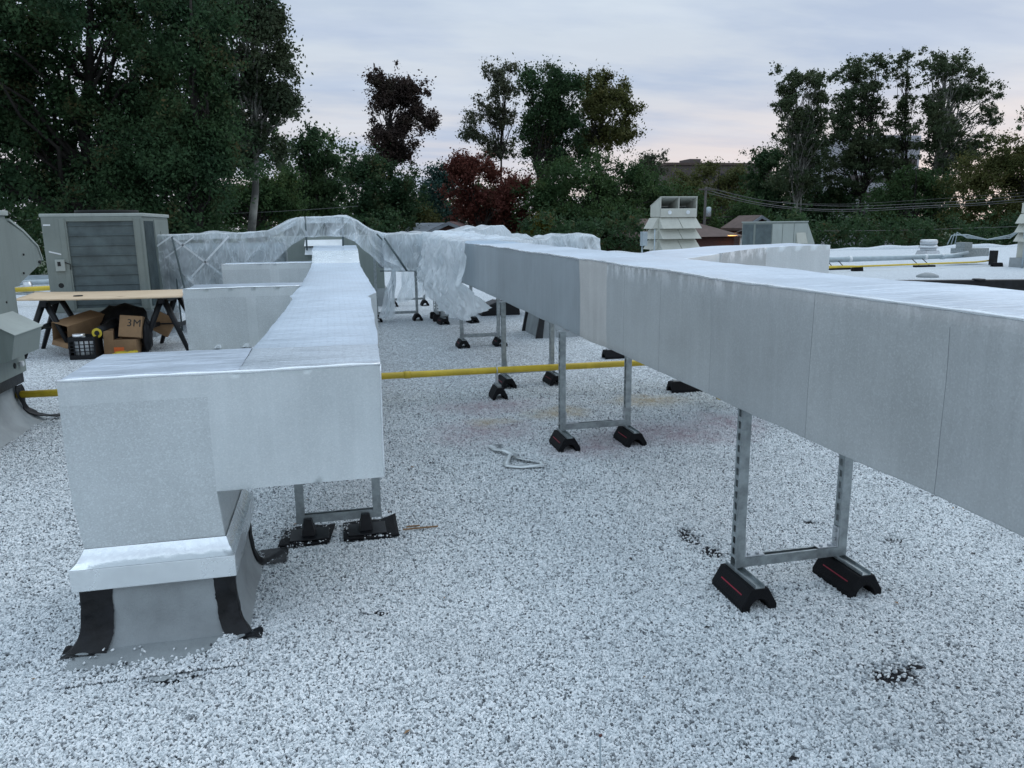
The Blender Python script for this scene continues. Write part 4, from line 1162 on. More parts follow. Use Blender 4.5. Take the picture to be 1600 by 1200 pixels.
def unit_right():
    T = Thing('rooftop_unit', 'long low green grey unit with a slanted right end behind the branch duct', 'air conditioner', (12.7, 22.5, 0))
    x0, x1, y0, y1, z0, z1 = 12.76, 14.60, 22, 22.75, 0.35, 1.50
    mb = MB(); mb.box(x0, x1, y0, y1, z0, z1); T.part('cabinet', mb, 'unit', bevel=0.006)
    mb = MB(); mb.box(x0-0.02, x1+0.01, y0-0.03, y1+0.02, z1+0.001, z1+0.035); T.part('top_panel', mb, 'unit_light')
    mb = MB(); mb.prism([(x1+0.001, z1), (x1+0.30, 0.84), (x1+0.30, 0.80), (x1+0.001, 0.80)], 'y', y0+0.02, y1-0.1); T.part('intake_hood', mb, 'unit_light')
    mb = MB(); mb.box(x0-0.012, x0-0.001, y0+0.06, y1-0.06, z0+0.05, z1-0.05); T.part('coil', mb, 'coil')
    mb = MB(); mb.box(x0+0.04, x0+0.58, y0-0.012, y0-0.001, z0+0.05, z1-0.05)
    for i in range(8): mb.box(x0+0.04, x0+0.58, y0-0.018, y0-0.0125, z0+0.08+i*0.13, z0+0.10+i*0.13)
    T.part('coil', mb, 'coil')
    for (a, b) in ((x0+0.61, x0+0.95), (x0+0.97, x0+1.35), (x0+1.37, x1-0.02)):
        mb = MB(); mb.box(a, b, y0-0.014, y0-0.001, z0+0.03, z1-0.04); T.part('access_panel', mb, 'unit_light', bevel=0.002)
    mb = MB(); mb.hexa([(x1-0.38, y0-0.10, 0.84), (x1-0.02, y0-0.10, 0.84), (x1-0.02, y0-0.015, 0.84), (x1-0.38, y0-0.015, 0.84), (x1-0.40, y0-0.03, 1.18), (x1-0.08, y0-0.03, 1.18), (x1-0.08, y0-0.015, 1.18), (x1-0.40, y0-0.015, 1.18)])
    T.part('vent_hood', mb, 'cream')
    mb = MB(); mb.box(x0-0.03, x1+0.03, y0+0.02, y1+0.03, 0, 0.349); T.part('curb', mb, 'membrane')
unit_right()

def unit_behind_arch():
    T = Thing('rooftop_unit', 'green grey unit with white sloped hoods seen under the film arch', 'air conditioner', (-0.1, 15.6, 0))
    mb = MB(); mb.box(-1.15, 0.95, 15.3, 16.6, 0.35, 1.36); T.part('cabinet', mb, 'unit')
    for z0, z1 in ((1.22, 1.30), (1.06, 1.16)):
        mb = MB(); mb.hexa([(-0.52, 15.05, z0-0.03), (0.20, 15.05, z0-0.03), (0.20, 15.299, z0-0.03), (-0.52, 15.299, z0-0.03), (-0.50, 15.18, z1), (0.18, 15.18, z1), (0.18, 15.299, z1), (-0.50, 15.299, z1)])
        T.part('louvre_hood', mb, 'whitepvc')
    mb = MB(); mb.box(-1.2, 1.0, 15.28, 16.65, 0, 0.349); T.part('curb', mb, 'membrane')
    mb = MB(); mb.prism([(-0.10, 1.361), (0.02, 1.361), (-0.04, 1.40)], 'y', 15.3, 15.34); T.part('lifting_lug', mb, 'galv_bright')
unit_behind_arch()

# cross ducts hidden by the film
def plain_duct(name, label, x0, x1, y0, y1, z0, z1, mat='wrap_c', n=4):
    T = Thing(name, label, 'duct', ((x0+x1)/2, (y0+y1)/2, z0))
    mb = MB(); q = lambda *a: wrap_quad(mb, *a, 0.12, 0.008, 2.0, 1.0)
    q((x0, y0, z0), (x1, y0, z0), (x1, y0, z1), (x0, y0, z1)); q((x0, y0, z1), (x1, y0, z1), (x1, y1, z1), (x0, y1, z1))
    q((x1, y0, z0), (x1, y1, z0), (x1, y1, z1), (x1, y0, z1)); q((x0, y0, z0), (x0, y0, z1), (x0, y1, z1), (x0, y1, z0)); q((x0, y1, z0), (x0, y1, z1), (x1, y1, z1), (x1, y1, z0))
    q((x0, y0, z0), (x0, y1, z0), (x1, y1, z0), (x1, y0, z0))
    T.part('duct_body', mb, mat, weld=0.003)
    for i in range(n):
        x = x0+(i+0.5)*(x1-x0)/n
        mb = MB(); mb.box(x-0.02, x+0.02, y0-0.03, y0-0.012, z0-0.02, z1+0.02); mb.box(x-0.02, x+0.02, y0-0.03, y1+0.03, z1+0.014, z1+0.03)
        T.part('flange', mb, 'galv')
plain_duct('duct', 'cross duct behind clear film beside the big left unit', -2.55, -0.75, 13.05, 13.65, 0.55, 1.30, 'galv', 4)
plain_duct('duct', 'cross duct behind film between the two long ducts', 0.75, 1.5, 13.0, 13.6, 0.86, 1.33, 'wrap_c', 2)
plain_duct('duct', 'far cross duct to the right, covered by bunched film', 2.14, 4.25, 12.95, 13.5, 0.86, 1.23, 'wrap_c', 4)

# ------------------------------------------------------------------ plastic film
def lerp_table(tab, x):
    if x <= tab[0][0]: return tab[0][1]
    for (a, b), (c, d) in zip(tab[:-1], tab[1:]):
        if x <= c: return b+(d-b)*(x-a)/(c-a)
    return tab[-1][1]

def ridge(q):
    return max(0.0, 1.0-2.6*abs(mnoise.noise(q)))**1.6

def folds(x, z, seed, amp):
    """taut diagonal creases and hanging folds: sharp crests, soft hollows"""
    wx = x+0.18*mnoise.noise(Vector((x*2, z*2, seed)))
    a = ridge(Vector((wx*2.6+z*1.5+seed, z*0.7-x*0.5, seed)))*0.9
    b = ridge(Vector((wx*4.5-z*2.6, z*0.9+x*0.4, seed*2+4)))*0.55
    e = ridge(Vector((wx*9+z*0.6, z*1.1, seed+11)))*0.25
    c = mnoise.noise(Vector((x*1.4+seed, z*1.1, seed+7)))*1.3
    return (c-a-b-e)*amp

def film_lateral(x0, x1, y, yback, top, bot, seed, nx, nz_, amp=0.045, backdrop=0.35):
    """front curtain + top + back drop as one sheet; v: 0 bottom front .. 1 back"""
    mb = MB()
    def fn(u, v):
        x = x0+(x1-x0)*u
        zt = lerp_table(top, x)+0.014*mnoise.noise(Vector((x*3, seed, 0))); zb = lerp_table(bot, x)+0.03*mnoise.noise(Vector((x*6, seed, 2)))
        if v < 0.6:
            t = v/0.6; z = zb+(zt-zb)*t
            yy = y+folds(x, z, seed, amp)*(1-t*0.6)-0.04*(1-t)
        elif v < 0.8:
            t = (v-0.6)/0.2; z = zt+0.02*math.sin(t*math.pi)*math.sin(x*6)-0.015*mnoise.noise(Vector((x*6, t*3, seed))); yy = y+(yback-y)*t
            z += abs(mnoise.noise(Vector((x*4, t*3, seed+3))))*0.030*math.sin(t*math.pi)
        else:
            t = (v-0.8)/0.2; z = zt-backdrop*t; yy = yback+folds(x, z, seed+9, amp)*0.7*t
        return Vector((x+0.012*mnoise.noise(Vector((x*8, v*6, 1))), yy, z))
    mb.grid(fn, nx, nz_)
    return mb

def films():
    T = Thing('plastic_film', 'clear plastic film sheet tented over the left duct and taped to the big unit', 'plastic film', (-0.9, 12.8, 0))
    top = [(-2.58, 1.455), (-2.1, 1.46), (-1.2, 1.475), (-1.0, 1.49), (-0.8, 1.58), (-0.55, 1.68), (-0.3, 1.705), (0.1, 1.705), (0.25, 1.695), (0.42, 1.63), (0.6, 1.50), (0.78, 1.435), (1.0, 1.43)]
    bot = [(-2.58, 0.25), (-1.9, 0.30), (-1.3, 0.6), (-0.95, 0.95), (-0.8, 1.12), (-0.62, 1.27), (-0.42, 1.375), (-0.1, 1.40), (0.18, 1.385), (0.34, 1.31), (0.5, 1.15), (0.68, 0.98), (0.82, 0.86), (1.0, 0.86)]
    mb = film_lateral(-2.58, 0.86, 12.8, 13.75, top, bot, 3.0, 380, 110, 0.10, 0.10)
    T.part('sheet', mb, 'film')
    for (a, b, w) in (((-2.35, 1.40), (-1.45, 0.62), 0.014), ((-1.55, 1.42), (-2.35, 0.60), 0.014), ((-2.05, 1.42), (-2.5, 1.1), 0.010), ((-2.6, 1.28), (-2.35, 1.45), 0.012)):
        mb = MB(); n = 24
        def tp(u, v, a=a, b=b, w=w):
            x = a[0]+(b[0]-a[0])*u; z = a[1]+(b[1]-a[1])*u
            d = Vector((b[0]-a[0], 0, b[1]-a[1])).normalized(); s = Vector((-d.z, 0, d.x))
            yy = 12.8-0.075
            return Vector((x, yy, z))+s*w*(v-0.5)*2
        mb.grid(tp, n, 1); T.part('tape_strip', mb, 'whitepvc')
    for (a, b) in (((-2.38, 12.78, 1.44), (-2.1, 12.35, 0.0)), ((-2.40, 12.9, 1.44), (-2.33, 12.6, 0.0)), ((0.70, 12.72, 1.42), (1.22, 12.7, 0.83)), ((-0.40, 12.8, 1.70), (-0.40, 12.75, 1.18)), ((0.18, 12.8, 1.69), (0.16, 12.75, 1.24)), ((1.55, 12.74, 1.36), (1.22, 12.7, 0.83))):
        mb = MB(); mb.tube([a, b], 0.014, 8); T.part('support_rod', mb, 'coil')
    # centre sheet
    T2 = Thing('plastic_film', 'plastic film sheet stretched between the two long ducts, bottom edge along a dark bar', 'plastic film', (1.3, 12.8, 0))
    top = [(0.78, 1.40), (1.1, 1.43), (1.25, 1.415), (1.5, 1.43), (1.75, 1.42)]
    bot = [(0.78, 0.84), (1.1, 0.83), (1.6, 0.82), (1.75, 0.72)]
    T2.part('sheet', film_lateral(0.78, 1.8, 12.62, 13.9, top, bot, 6.0, 160, 100, 0.11), 'film1')
    mb = MB(); mb.tube([(0.72, 12.66, 0.835), (1.7, 12.66, 0.815)], 0.012, 8); T2.part('bottom_bar', mb, 'coil')
    for (a, b) in (((1.62, 12.50, 1.34), (1.30, 12.52, 0.83)), ((1.66, 12.50, 1.34), (1.56, 12.52, 0.82)), ((0.80, 12.50, 1.36), (1.14, 12.52, 0.83))):
        mb = MB(); mb.tube([a, b], 0.016, 6); T2.part('support_rod', mb, 'coil')
    # hanging flap on the left leg
    mb = MB()
    def flap(u, v):
        z = 0.88-0.80*v; w = 0.05+0.20*v; x = 0.92-0.20*v*0.9+(u-0.35)*w
        return Vector((x+0.01*math.sin(v*9), 12.55+0.05*math.sin(u*9+v*3), z))+nz((x*3, z*2, 1), 2, 0.02)
    mb.grid(flap, 16, 30)
    T3 = Thing('plastic_film', 'loose twisted flap of film hanging to the gravel beside the left duct', 'plastic film', (0.8, 12.5, 0)); T3.part('sheet', mb, 'film1')
    # hanging pieces far under the film
    mb = MB()
    mb.grid(lambda u, v: Vector((1.15+0.55*u+0.05*math.sin(v*5), 14.3+0.08*math.sin(u*14), 0.82-0.70*v*(1-0.25*u)))+nz((u*3, v*2, 2), 2, 0.03), 26, 20)
    T4 = Thing('plastic_film', 'pale film curtain hanging low behind the far steel stand', 'plastic film', (1.5, 14.3, 0)); T4.part('sheet', mb, 'film1')
    # drape over the end of the right duct
    mb = MB()
    def drape(u, v):
        # u along y, v: 0 bottom of the near side .. up .. over the top .. down the far side
        y0 = 8.55; y1 = 12.75
        y = y0+(y1-y0)*u
        ed = 0.06*mnoise.noise(Vector((v*9, 1, 3)))
        if v < 0.55:
            t = v/0.55
            bot = lerp_table([(8.5, 0.70), (9.2, 0.46), (10.2, 0.38), (11.2, 0.42), (12.0, 0.66), (12.8, 0.74)], y)+0.04*mnoise.noise(Vector((y*2.5, 3, 3)))
            z = bot+(1.37-bot)*t
            # front edge sweeps forward near the bottom
            y = y + (-0.85*max(0, 0.40-t)**1.0*(1-u)*1.6) + ed
            under = 0.22*max(0, 0.33-t)*(1-u)*3
            x = 1.45+folds(y*1.1, z, 4.0, 0.085)*(1-t*0.55)*min(1, 0.25+u*5)+under
            x -= 0.03*(1-t)
        elif v < 0.85:
            t = (v-0.55)/0.3; x = 1.47+(2.20-1.47)*t; z = 1.372+abs(mnoise.noise(Vector((y*4, t*4, 2))))*0.06*min(1, u*4+0.15)+lerp_table([(8.8, 0.0), (10.5, 0.01), (12.0, 0.05)], y); y += ed*0.5
        else:
            t = (v-0.85)/0.15; x = 2.20+0.02*t; z = 1.37-0.4*t
        q = Vector((y*3.2+z*1.2, z*1.5-y*0.8, x*2)); x -= 0.045*ridge(q)+0.022*ridge(q*1.9+Vector((3, 1, 7)))+0.006*ridge(q*4.5)
        return Vector((x, y, z))
    mb.grid(drape, 300, 180)
    T5 = Thing('plastic_film', 'crumpled plastic film draped over the far end of the long right duct', 'plastic film', (1.8, 10.8, 0)); T5.part('sheet', mb, 'film2')
    # bunched film over the far right cross duct
    top = [(1.75, 1.42), (2.0, 1.45), (2.3, 1.51), (2.45, 1.47), (2.6, 1.53), (2.82, 1.52), (2.92, 1.42), (2.98, 1.30), (3.05, 1.34), (3.12, 1.29), (3.2, 1.38), (3.34, 1.29), (3.55, 1.29), (3.65, 1.34), (3.8, 1.335), (3.95, 1.375), (4.15, 1.36), (4.4, 1.35), (4.48, 1.30)]
    bot = [(1.75, 0.95), (4.5, 0.95)]
    T6 = Thing('plastic_film', 'lumpy bunched film over the far right cross duct', 'plastic film', (3.1, 13, 0)); T6.part('sheet', film_lateral(1.72, 4.5, 12.88, 14.0, top, bot, 8.0, 320, 90, 0.11), 'film2')
films()

# ------------------------------------------------------------------ plywood table and clutter
def table():
    T = Thing('plywood_table', 'bare plywood sheet laid over the two black sawhorses as a work table', 'table', (-2.85, 10.8, 0.705))
    mb = MB()
    P = [(-3.83, 10.50), (-1.86, 10.24), (-2.02, 11.46), (-3.98, 11.72)]
    def fn(u, v):
        a = Vector((*P[0], 0))*(1-u)+Vector((*P[1], 0))*u; b = Vector((*P[3], 0))*(1-u)+Vector((*P[2], 0))*u
        p = a*(1-v)+b*v; p.z = 0.712-0.008*math.sin(u*math.pi); return p
    mb.grid(fn, 20, 8, sm=True); T.part('sheet', mb, 'ply', solid=0.016)
    mb = MB(); c = at_z(122, 461.5, 0.724); mb.tube([(c.x, c.y, 0.7125), (c.x, c.y, 0.7245)], 0.055, 16)
    single('black_puck', mb, 'blackplastic', 'small flat black disc lying on the plywood sheet', 'disc', (c.x, c.y, 0.7125))
table()

def sawhorse(x, y, rz, label):
    T = Thing('sawhorse', label, 'sawhorse', (x, y, 0), rz, 'black sawhorses under the plywood', local=True)
    # beam runs along local y
    mb = MB(); mb.box(-0.035, 0.035, -0.42, 0.42, 0.62, 0.70); T.part('top_beam', mb, 'blackplastic', bevel=0.006)
    for sx in (-1, 1):
        for sy in (-1, 1):
            mb = MB(); mb.tube([(sx*0.02, sy*0.34, 0.66), (sx*0.15, sy*0.38, 0.34), (sx*0.28, sy*0.42, 0.0)], [0.040, 0.034, 0.026], 6); T.part('leg', mb, 'blackplastic')
        mb = MB(); mb.box(sx*0.16-0.012, sx*0.16+0.012, -0.38, 0.38, 0.30, 0.35); T.part('side_rail', mb, 'blackplastic')
    mb = MB(); mb.box(-0.15, 0.15, -0.05, 0.05, 0.315, 0.33); T.part('brace', mb, 'blackplastic')
sawhorse(-3.52, 10.85, math.radians(4), 'black plastic sawhorse at the left end of the plywood')
sawhorse(-2.12, 10.85, math.radians(-4), 'black sawhorse at the right end of the plywood near the branch duct')

def boxmesh(w, d, h, t=0.004):
    mb = MB(); mb.box(-w/2, w/2, -d/2, d/2, 0, h); return mb
def carton(loc, size, rot, label, tape=True, open_end=False, flaps=False, text=None, name='cardboard_box', orange=False):
    T = Thing(name, label, 'cardboard box', loc, 0, None, local=True); T.o.rotation_euler = rot
    w, d, h = size; t = 0.005
    mb = MB()
    if open_end:   # tunnel open towards -y
        mb.box(-w/2, w/2, -d/2, d/2, 0, t); mb.box(-w/2, w/2, -d/2, d/2, h-t, h); mb.box(-w/2, -w/2+t, -d/2, d/2, t, h-t); mb.box(w/2-t, w/2, -d/2, d/2, t, h-t); mb.box(-w/2+t, w/2-t, d/2-t, d/2, t, h-t)
    else:
        mb.box(-w/2, w/2, -d/2, d/2, 0, h)
    T.part('carton', mb, 'card', bevel=0.003)
    if open_end:
        mb = MB(); mb.box(-w/2+t, w/2-t, d/2-0.03, d/2-0.02, t, h-t); T.part('inner_flap', mb, 'card_in')
        mb = MB(); mb.hexa([(-w/2, -d/2, 0), (w/2, -d/2, 0), (w/2, -d/2-0.02, -0.05), (-w/2, -d/2-0.02, -0.05), (-w/2, -d/2, 0.004), (w/2, -d/2, 0.004), (w/2, -d/2-0.02, -0.046), (-w/2, -d/2-0.02, -0.046)]); T.part('flap', mb, 'card')
    if tape and not open_end:
        mb = MB(); mb.box(-w/2-0.001, w/2+0.001, -0.02, 0.02, h, h+0.0012); T.part('packing_tape', mb, 'card_in')
    if orange:
        mb = MB(); mb.box(-w/2+0.01, -w/2+0.13, -d/2-0.002, -d/2-0.0005, 0.03, 0.10); T.part('orange_label', mb, 'orange')
    if text:
        cu = bpy.data.curves.new('lettering', 'FONT'); cu.body = text; cu.size = 0.13; cu.offset = 0.0; cu.space_character = 1.1; cu.extrude = 0.0008; cu.align_x = 'CENTER'
        tmp = bpy.data.objects.new('tmp', cu); COL.objects.link(tmp)
        dg = bpy.context.evaluated_depsgraph_get(); me = bpy.data.meshes.new_from_object(tmp.evaluated_get(dg)); bpy.data.objects.remove(tmp)
        me.materials.clear(); me.materials.append(M['ink'])
        o = bpy.data.objects.new('lettering', me); COL.objects.link(o); o.parent = T.o
        o.location = (0.04, -d/2-0.0015, h*0.50); o.rotation_euler = (math.radians(90), 0, 0)
    return T
R = math.radians
carton((-3.20, 10.72, 0.22), (0.24, 0.62, 0.24), (R(8), R(12), R(-28)), 'long open ended cardboard carton held between the left sawhorse and the clutter', open_end=True)
carton((-2.53, 10.40, 0.21), (0.27, 0.12, 0.27), (R(-16), R(5), R(-6)), 'flat cardboard box printed 3M leaning on the lower box', text='3M')
carton((-2.58, 10.44, 0.006), (0.28, 0.26, 0.19), (0, 0, R(-6)), 'squat taped carton with an orange label under the printed box', orange=True)
carton((-2.80, 10.42, 0.006), (0.11, 0.20, 0.31), (R(4), R(3), R(10)), 'narrow upright carton beside the black milk crate')
carton((-2.30, 10.85, 0.20), (0.24, 0.07, 0.26), (R(-10), R(30), R(-8)), 'tilted cardboard piece propped between the right sawhorse legs')
def milk_crate():
    T = Thing('milk_crate', 'black plastic milk crate with round holes showing white through, under the plywood', 'crate', (-3.02, 10.28, 0.004), R(-2), None, local=True)
    w, h, t = 0.30, 0.27, 0.006
    mb = MB()
    # front wall with holes: rails and posts
    for y in (-w/2, w/2-t):
        mb.box(-w/2, w/2, y, y+t, 0, 0.05); mb.box(-w/2, w/2, y, y+t, h-0.05, h)
        for i in range(6): mb.box(-w/2+i*0.0565, -w/2+i*0.0565+0.016, y+0.001, y+t-0.001, 0.05, h-0.05)
        for i in range(1, 4): mb.box(-w/2, w/2, y+0.0005, y+t-0.0005, 0.05+i*0.0425-0.005, 0.05+i*0.0425+0.005)
    for x in (-w/2, w/2-t): mb.box(x, x+t, -w/2+t, w/2-t, 0, h)
    mb.box(-w/2+t, w/2-t, -w/2+t, w/2-t, 0, t)
    T.part('crate_body', mb, 'blackplastic')
    mb = MB(); mb.tube([(0, 0, 0.02), (0, 0, 0.23)], 0.125, 20)
    single('tape_stack', mb, 'whitepvc', 'stack of white tape rolls inside the black milk crate', 'tape roll', (0, 0, 0)).location = (-3.02, 10.28, 0.006)
    mb = MB(); mb.tube([(0, 0, 0), (0, 0, 0.05)], 0.07, 20); o = single('tape_roll', mb, 'silver', 'roll of silver foil tape on top of the milk crate', 'tape roll', (0, 0, 0)); o.location = (-3.07, 10.22, 0.255)
milk_crate()
T = Thing('film_roll', 'dark roll of film with a yellow core poking out over the milk crate', 'roll', (-2.88, 10.45, 0.30), 0, None, local=True)
mb = MB(); mb.tube([(0, -0.17, 0.0), (0.10, 0.40, 0.06)], 0.062, 18); T.part('roll', mb, 'blackplastic')
mb = MB(); mb.tube([(0, -0.172, 0), (-0.0007, -0.178, 0)], 0.060, 18); T.part('core_end', mb, 'yellowplastic')
mb = MB(); mb.tube([(0, -0.179, 0), (-0.0007, -0.183, 0)], 0.030, 18); T.part('core_hole', mb, 'dark')
mb = MB(); pts = []
for i in range(60):
    a = i*0.55; pts.append((0.13*math.cos(a)+0.02*math.sin(i), 0.07*math.sin(a)+0.01*math.cos(i*1.7), 0.02+0.0007*i))
mb.tube(pts, 0.006, 6); o = single('yellow_cord', mb, 'yellowplastic', 'coiled yellow cord on the gravel in front of the cartons', 'cord', (0, 0, 0)); o.location = (-2.58, 10.24, 0)
def bag(loc, sx, sy, sz, mat, label, name='bag'):
    mb = MB(); n = 20
    def fn(u, v):
        a = 2*math.pi*u; b = math.pi*v
        d = Vector((math.cos(a)*math.sin(b), math.sin(a)*math.sin(b), -math.cos(b)))
        k = 1+0.25*mnoise.noise(d*2.3+Vector(loc))
        return Vector((d.x*sx*k, d.y*sy*k, sz+d.z*sz*k*0.98))
    mb.grid(fn, 28, 16); o = single(name, mb, mat, label, name.replace('_', ' '), (0, 0, 0), weld=0.001); o.location = loc
bag((-2.76, 11.0, 0.005), 0.34, 0.24, 0.29, 'blackplastic', 'bulky black bag behind the cartons under the plywood', 'black_bag')
bag((-2.37, 10.50, 0.005), 0.07, 0.12, 0.22, 'blackplastic', 'slim black bag between the cartons and the right sawhorse', 'black_bag')

# ------------------------------------------------------------------ far roof equipment
def far_pipe():
    T = Thing('roof_pipe', 'long grey pipe with white couplings running along the far right roof', 'pipe', (18, 22.4, 0.3))
    mb = MB(); mb.tube([(13.0, 22.1, 0.28), (20.6, 22.5, 0.31), (22.2, 22.7, 0.36)], 0.085, 12); mb.tube([(19.9, 22.2, 0.28), (21.0, 22.35, 0.42)], 0.06, 10); T.part('pipe', mb, 'greypipe')
    for x in (16.4, 19.4, 20.1):
        mb = MB(); y = 22.1+(x-13)*0.053; mb.tube([(x-0.05, y, 0.30), (x+0.05, y, 0.30)], 0.10, 12); T.part('coupling', mb, 'whitepvc')
    for x in (15.7, 19.0):
        mb = MB(); y = 22.1+(x-13)*0.053; mb.box(x-0.4, x+0.35, y-0.55, y-0.4, 0, 0.06); mb.tube([(x-0.2, y-0.1, 0.25), (x-0.2, y-0.45, 0.05)], 0.015, 6); mb.tube([(x+0.2, y-0.1, 0.25), (x+0.2, y-0.45, 0.05)], 0.015, 6); T.part('pipe_rest', mb, 'rubber')
    T = Thing('roof_pipe', 'thin yellow pipe lying low in front of the grey pipe on the far right roof', 'pipe', (17, 21, 0.14))
    mb = MB(); mb.tube([(12, 20.6, 0.14), (20.4, 21.3, 0.16), (21.5, 21.9, 0.16)], 0.028, 8); mb.tube([(12.5, 21.9, 0.14), (15.8, 21.2, 0.14)], 0.025, 8); T.part('pipe', mb, 'yellow')
    for i, (x, y, lab) in enumerate(((15.75, 21.0, 'small black block under the yellow pipe near the branch duct end'), (21.1, 21.2, 'small black block under the yellow pipe by the right edge unit'))):
        T = Thing('pipe_support', lab, 'pipe support', (x, y, 0), R(80), 'black blocks carrying the yellow pipe', local=True); mb = MB(); block_mesh(mb, 0, 0, 0.3, 0.2, 0.13); T.part('support_block', mb, 'rubber')
far_pipe()
c = at_z(1449, 403, 0)
T = Thing('roof_vent', 'round galvanised exhaust vent with stepped cap on the far right roof', 'vent', (c.x, c.y, 0))
mb = MB(); mb.hexa([(c.x-0.36, c.y-0.36, 0), (c.x+0.36, c.y-0.36, 0), (c.x+0.36, c.y+0.36, 0), (c.x-0.36, c.y+0.36, 0), (c.x-0.28, c.y-0.28, 0.3), (c.x+0.28, c.y-0.28, 0.3), (c.x+0.28, c.y+0.28, 0.3), (c.x-0.28, c.y+0.28, 0.3)]); T.part('base', mb, 'galv_bright')
mb = MB(); mb.tube([(c.x, c.y, 0.30), (c.x, c.y, 0.42)], 0.30, 20); mb.tube([(c.x, c.y, 0.42), (c.x, c.y, 0.43), (c.x, c.y, 0.52)], [0.38, 0.38, 0.30], 20); T.part('collar', mb, 'galv_bright')
mb = MB(); mb.tube([(c.x, c.y, 0.52), (c.x, c.y, 0.62), (c.x, c.y, 0.72), (c.x, c.y, 0.74)], [0.30, 0.33, 0.31, 0.26], 20); T.part('cap', mb, 'galv_bright')
c = at_z(1449, 433, 0)
mb = MB(); mb.tube([(0, 0, 0), (0, 0, 0.05), (0, 0, 0.10), (0, 0, 0.12)], [0.28, 0.27, 0.15, 0.08], 18); single('roof_drain', mb, 'membrane', 'low domed drain cover on the gravel in front of the yellow pipe', 'drain', (0, 0, 0)).location = (c.x, c.y, 0)
mb = MB(); mb.hexa([(7.5, 13.56, 0), (20.0, 9.55, 0), (20.0, 9.7, 0), (7.5, 13.71, 0), (7.5, 13.56, .42), (20.0, 9.55, .42), (20.0, 9.7, .42), (7.5, 13.71, .42)]); mb.box(11.7, 11.85, 12.1, 12.3, 0.40, 0.445)
single('roof_divider', mb, 'tar', 'low black membrane covered divider wall crossing the roof behind the right duct', 'low wall', (15, 13, 0), bevel=0.02)
def conduits():
    T = Thing('equipment_box', 'grey metal box with looping flexible conduits by the right edge unit', 'equipment', (20.3, 22.2, 0))
    mb = MB(); mb.box(20.9, 21.9, 22.4, 23.0, 0.28, 0.55); mb.box(21.0, 21.3, 22.5, 22.9, 0.5, 0.75); T.part('housing', mb, 'galv')
    mb = MB()
    for k in range(3):
        pts = [(20.2+0.15*k, 22.4, 0.7), (20.25+0.1*k, 22.3, 1.0+0.05*k), (20.8, 22.25, 1.02-0.05*k), (21.4, 22.0, 0.85), (21.9, 21.6, 0.9+0.05*k), (22.1, 21.2, 1.3)]
        mb.tube(pts, 0.018, 6)
    T.part('conduit', mb, 'greypipe')
    mb = MB(); mb.box(21.35, 21.5, 21.6, 21.8, 0.02, 0.5); T.part('sealed_leg', mb, 'tar')
conduits()
# far left bits
T = Thing('roof_pipe', 'pale grey pipe along the far left roof edge beside the big unit', 'pipe', (-8, 22, 0.2))
mb = MB(); mb.tube([(-12, 22.2, 0.2), (-5.0, 22.6, 0.22)], 0.07, 10); T.part('pipe', mb, 'greypipe')
c = at_z(45, 459, 0)
T = Thing('roof_vent', 'small stubby grey vent on a flat base left of the big unit', 'vent', (c.x, c.y, 0))
mb = MB(); mb.tube([(c.x, c.y, 0.03), (c.x, c.y, 0.3)], [0.12, 0.09], 14); T.part('pipe', mb, 'galv_bright')
mb = MB(); mb.tube([(c.x, c.y, 0), (c.x, c.y, 0.03)], 0.32, 16); T.part('base', mb, 'galv')
mb = MB(); a = at_z(20, 470, 0.12); b = at_z(38, 466, 0.3); d = at_z(36, 494, 0.05)
mb.tube([(a.x, a.y, 0.34), (b.x-0.1, a.y, 0.36), (b.x, a.y, 0.33), (b.x+0.02, a.y-0.02, 0.02)], 0.05, 10); single('gas_riser', mb, 'yellow', 'short bent yellow gas pipe at the left end of the plywood', 'pipe', (0, 0, 0))

# ------------------------------------------------------------------ trees
def leaf_cloud(centers, radii, nleaf, size, rng, aspect=0.55, droop=0.0, flat=1.0):
    """numpy leaf quads around clump centres"""
    k = len(centers)
    idx = rng.integers(0, k, nleaf)
    g = rng.normal(size=(nleaf, 3))
    g /= np.linalg.norm(g, axis=1, keepdims=True)+1e-9
    r = np.minimum(np.abs(rng.normal(size=nleaf))*0.62, 1.7)
    off = g*(r*radii[idx])[:, None]; off[:, 2] *= flat
    c = centers[idx]+off
    d = rng.normal(size=(nleaf, 3)); d[:, 2] -= droop; d /= np.linalg.norm(d, axis=1, keepdims=True)+1e-9
    e = rng.normal(size=(nleaf, 3)); e -= d*(e*d).sum(1, keepdims=True); e /= np.linalg.norm(e, axis=1, keepdims=True)+1e-9
    s = size*rng.uniform(0.6, 1.35, nleaf)[:, None]
    v = np.empty((nleaf, 4, 3), np.float32)
    v[:, 0] = c-d*s*0.5; v[:, 1] = c+e*s*aspect*0.5; v[:, 2] = c+d*s*0.5; v[:, 3] = c-e*s*aspect*0.5
    return v

def mesh_from_quads(name, v, mat):
    n = len(v)
    me = bpy.data.meshes.new(name)
    me.vertices.add(n*4); me.loops.add(n*4); me.polygons.add(n)
    me.vertices.foreach_set('co', v.reshape(-1).astype(np.float32))
    me.loops.foreach_set('vertex_index', np.arange(n*4, dtype=np.int32))
    me.polygons.foreach_set('loop_start', np.arange(0, n*4, 4, dtype=np.int32))
    me.update(calc_edges=True); me.materials.append(mat)
    return me

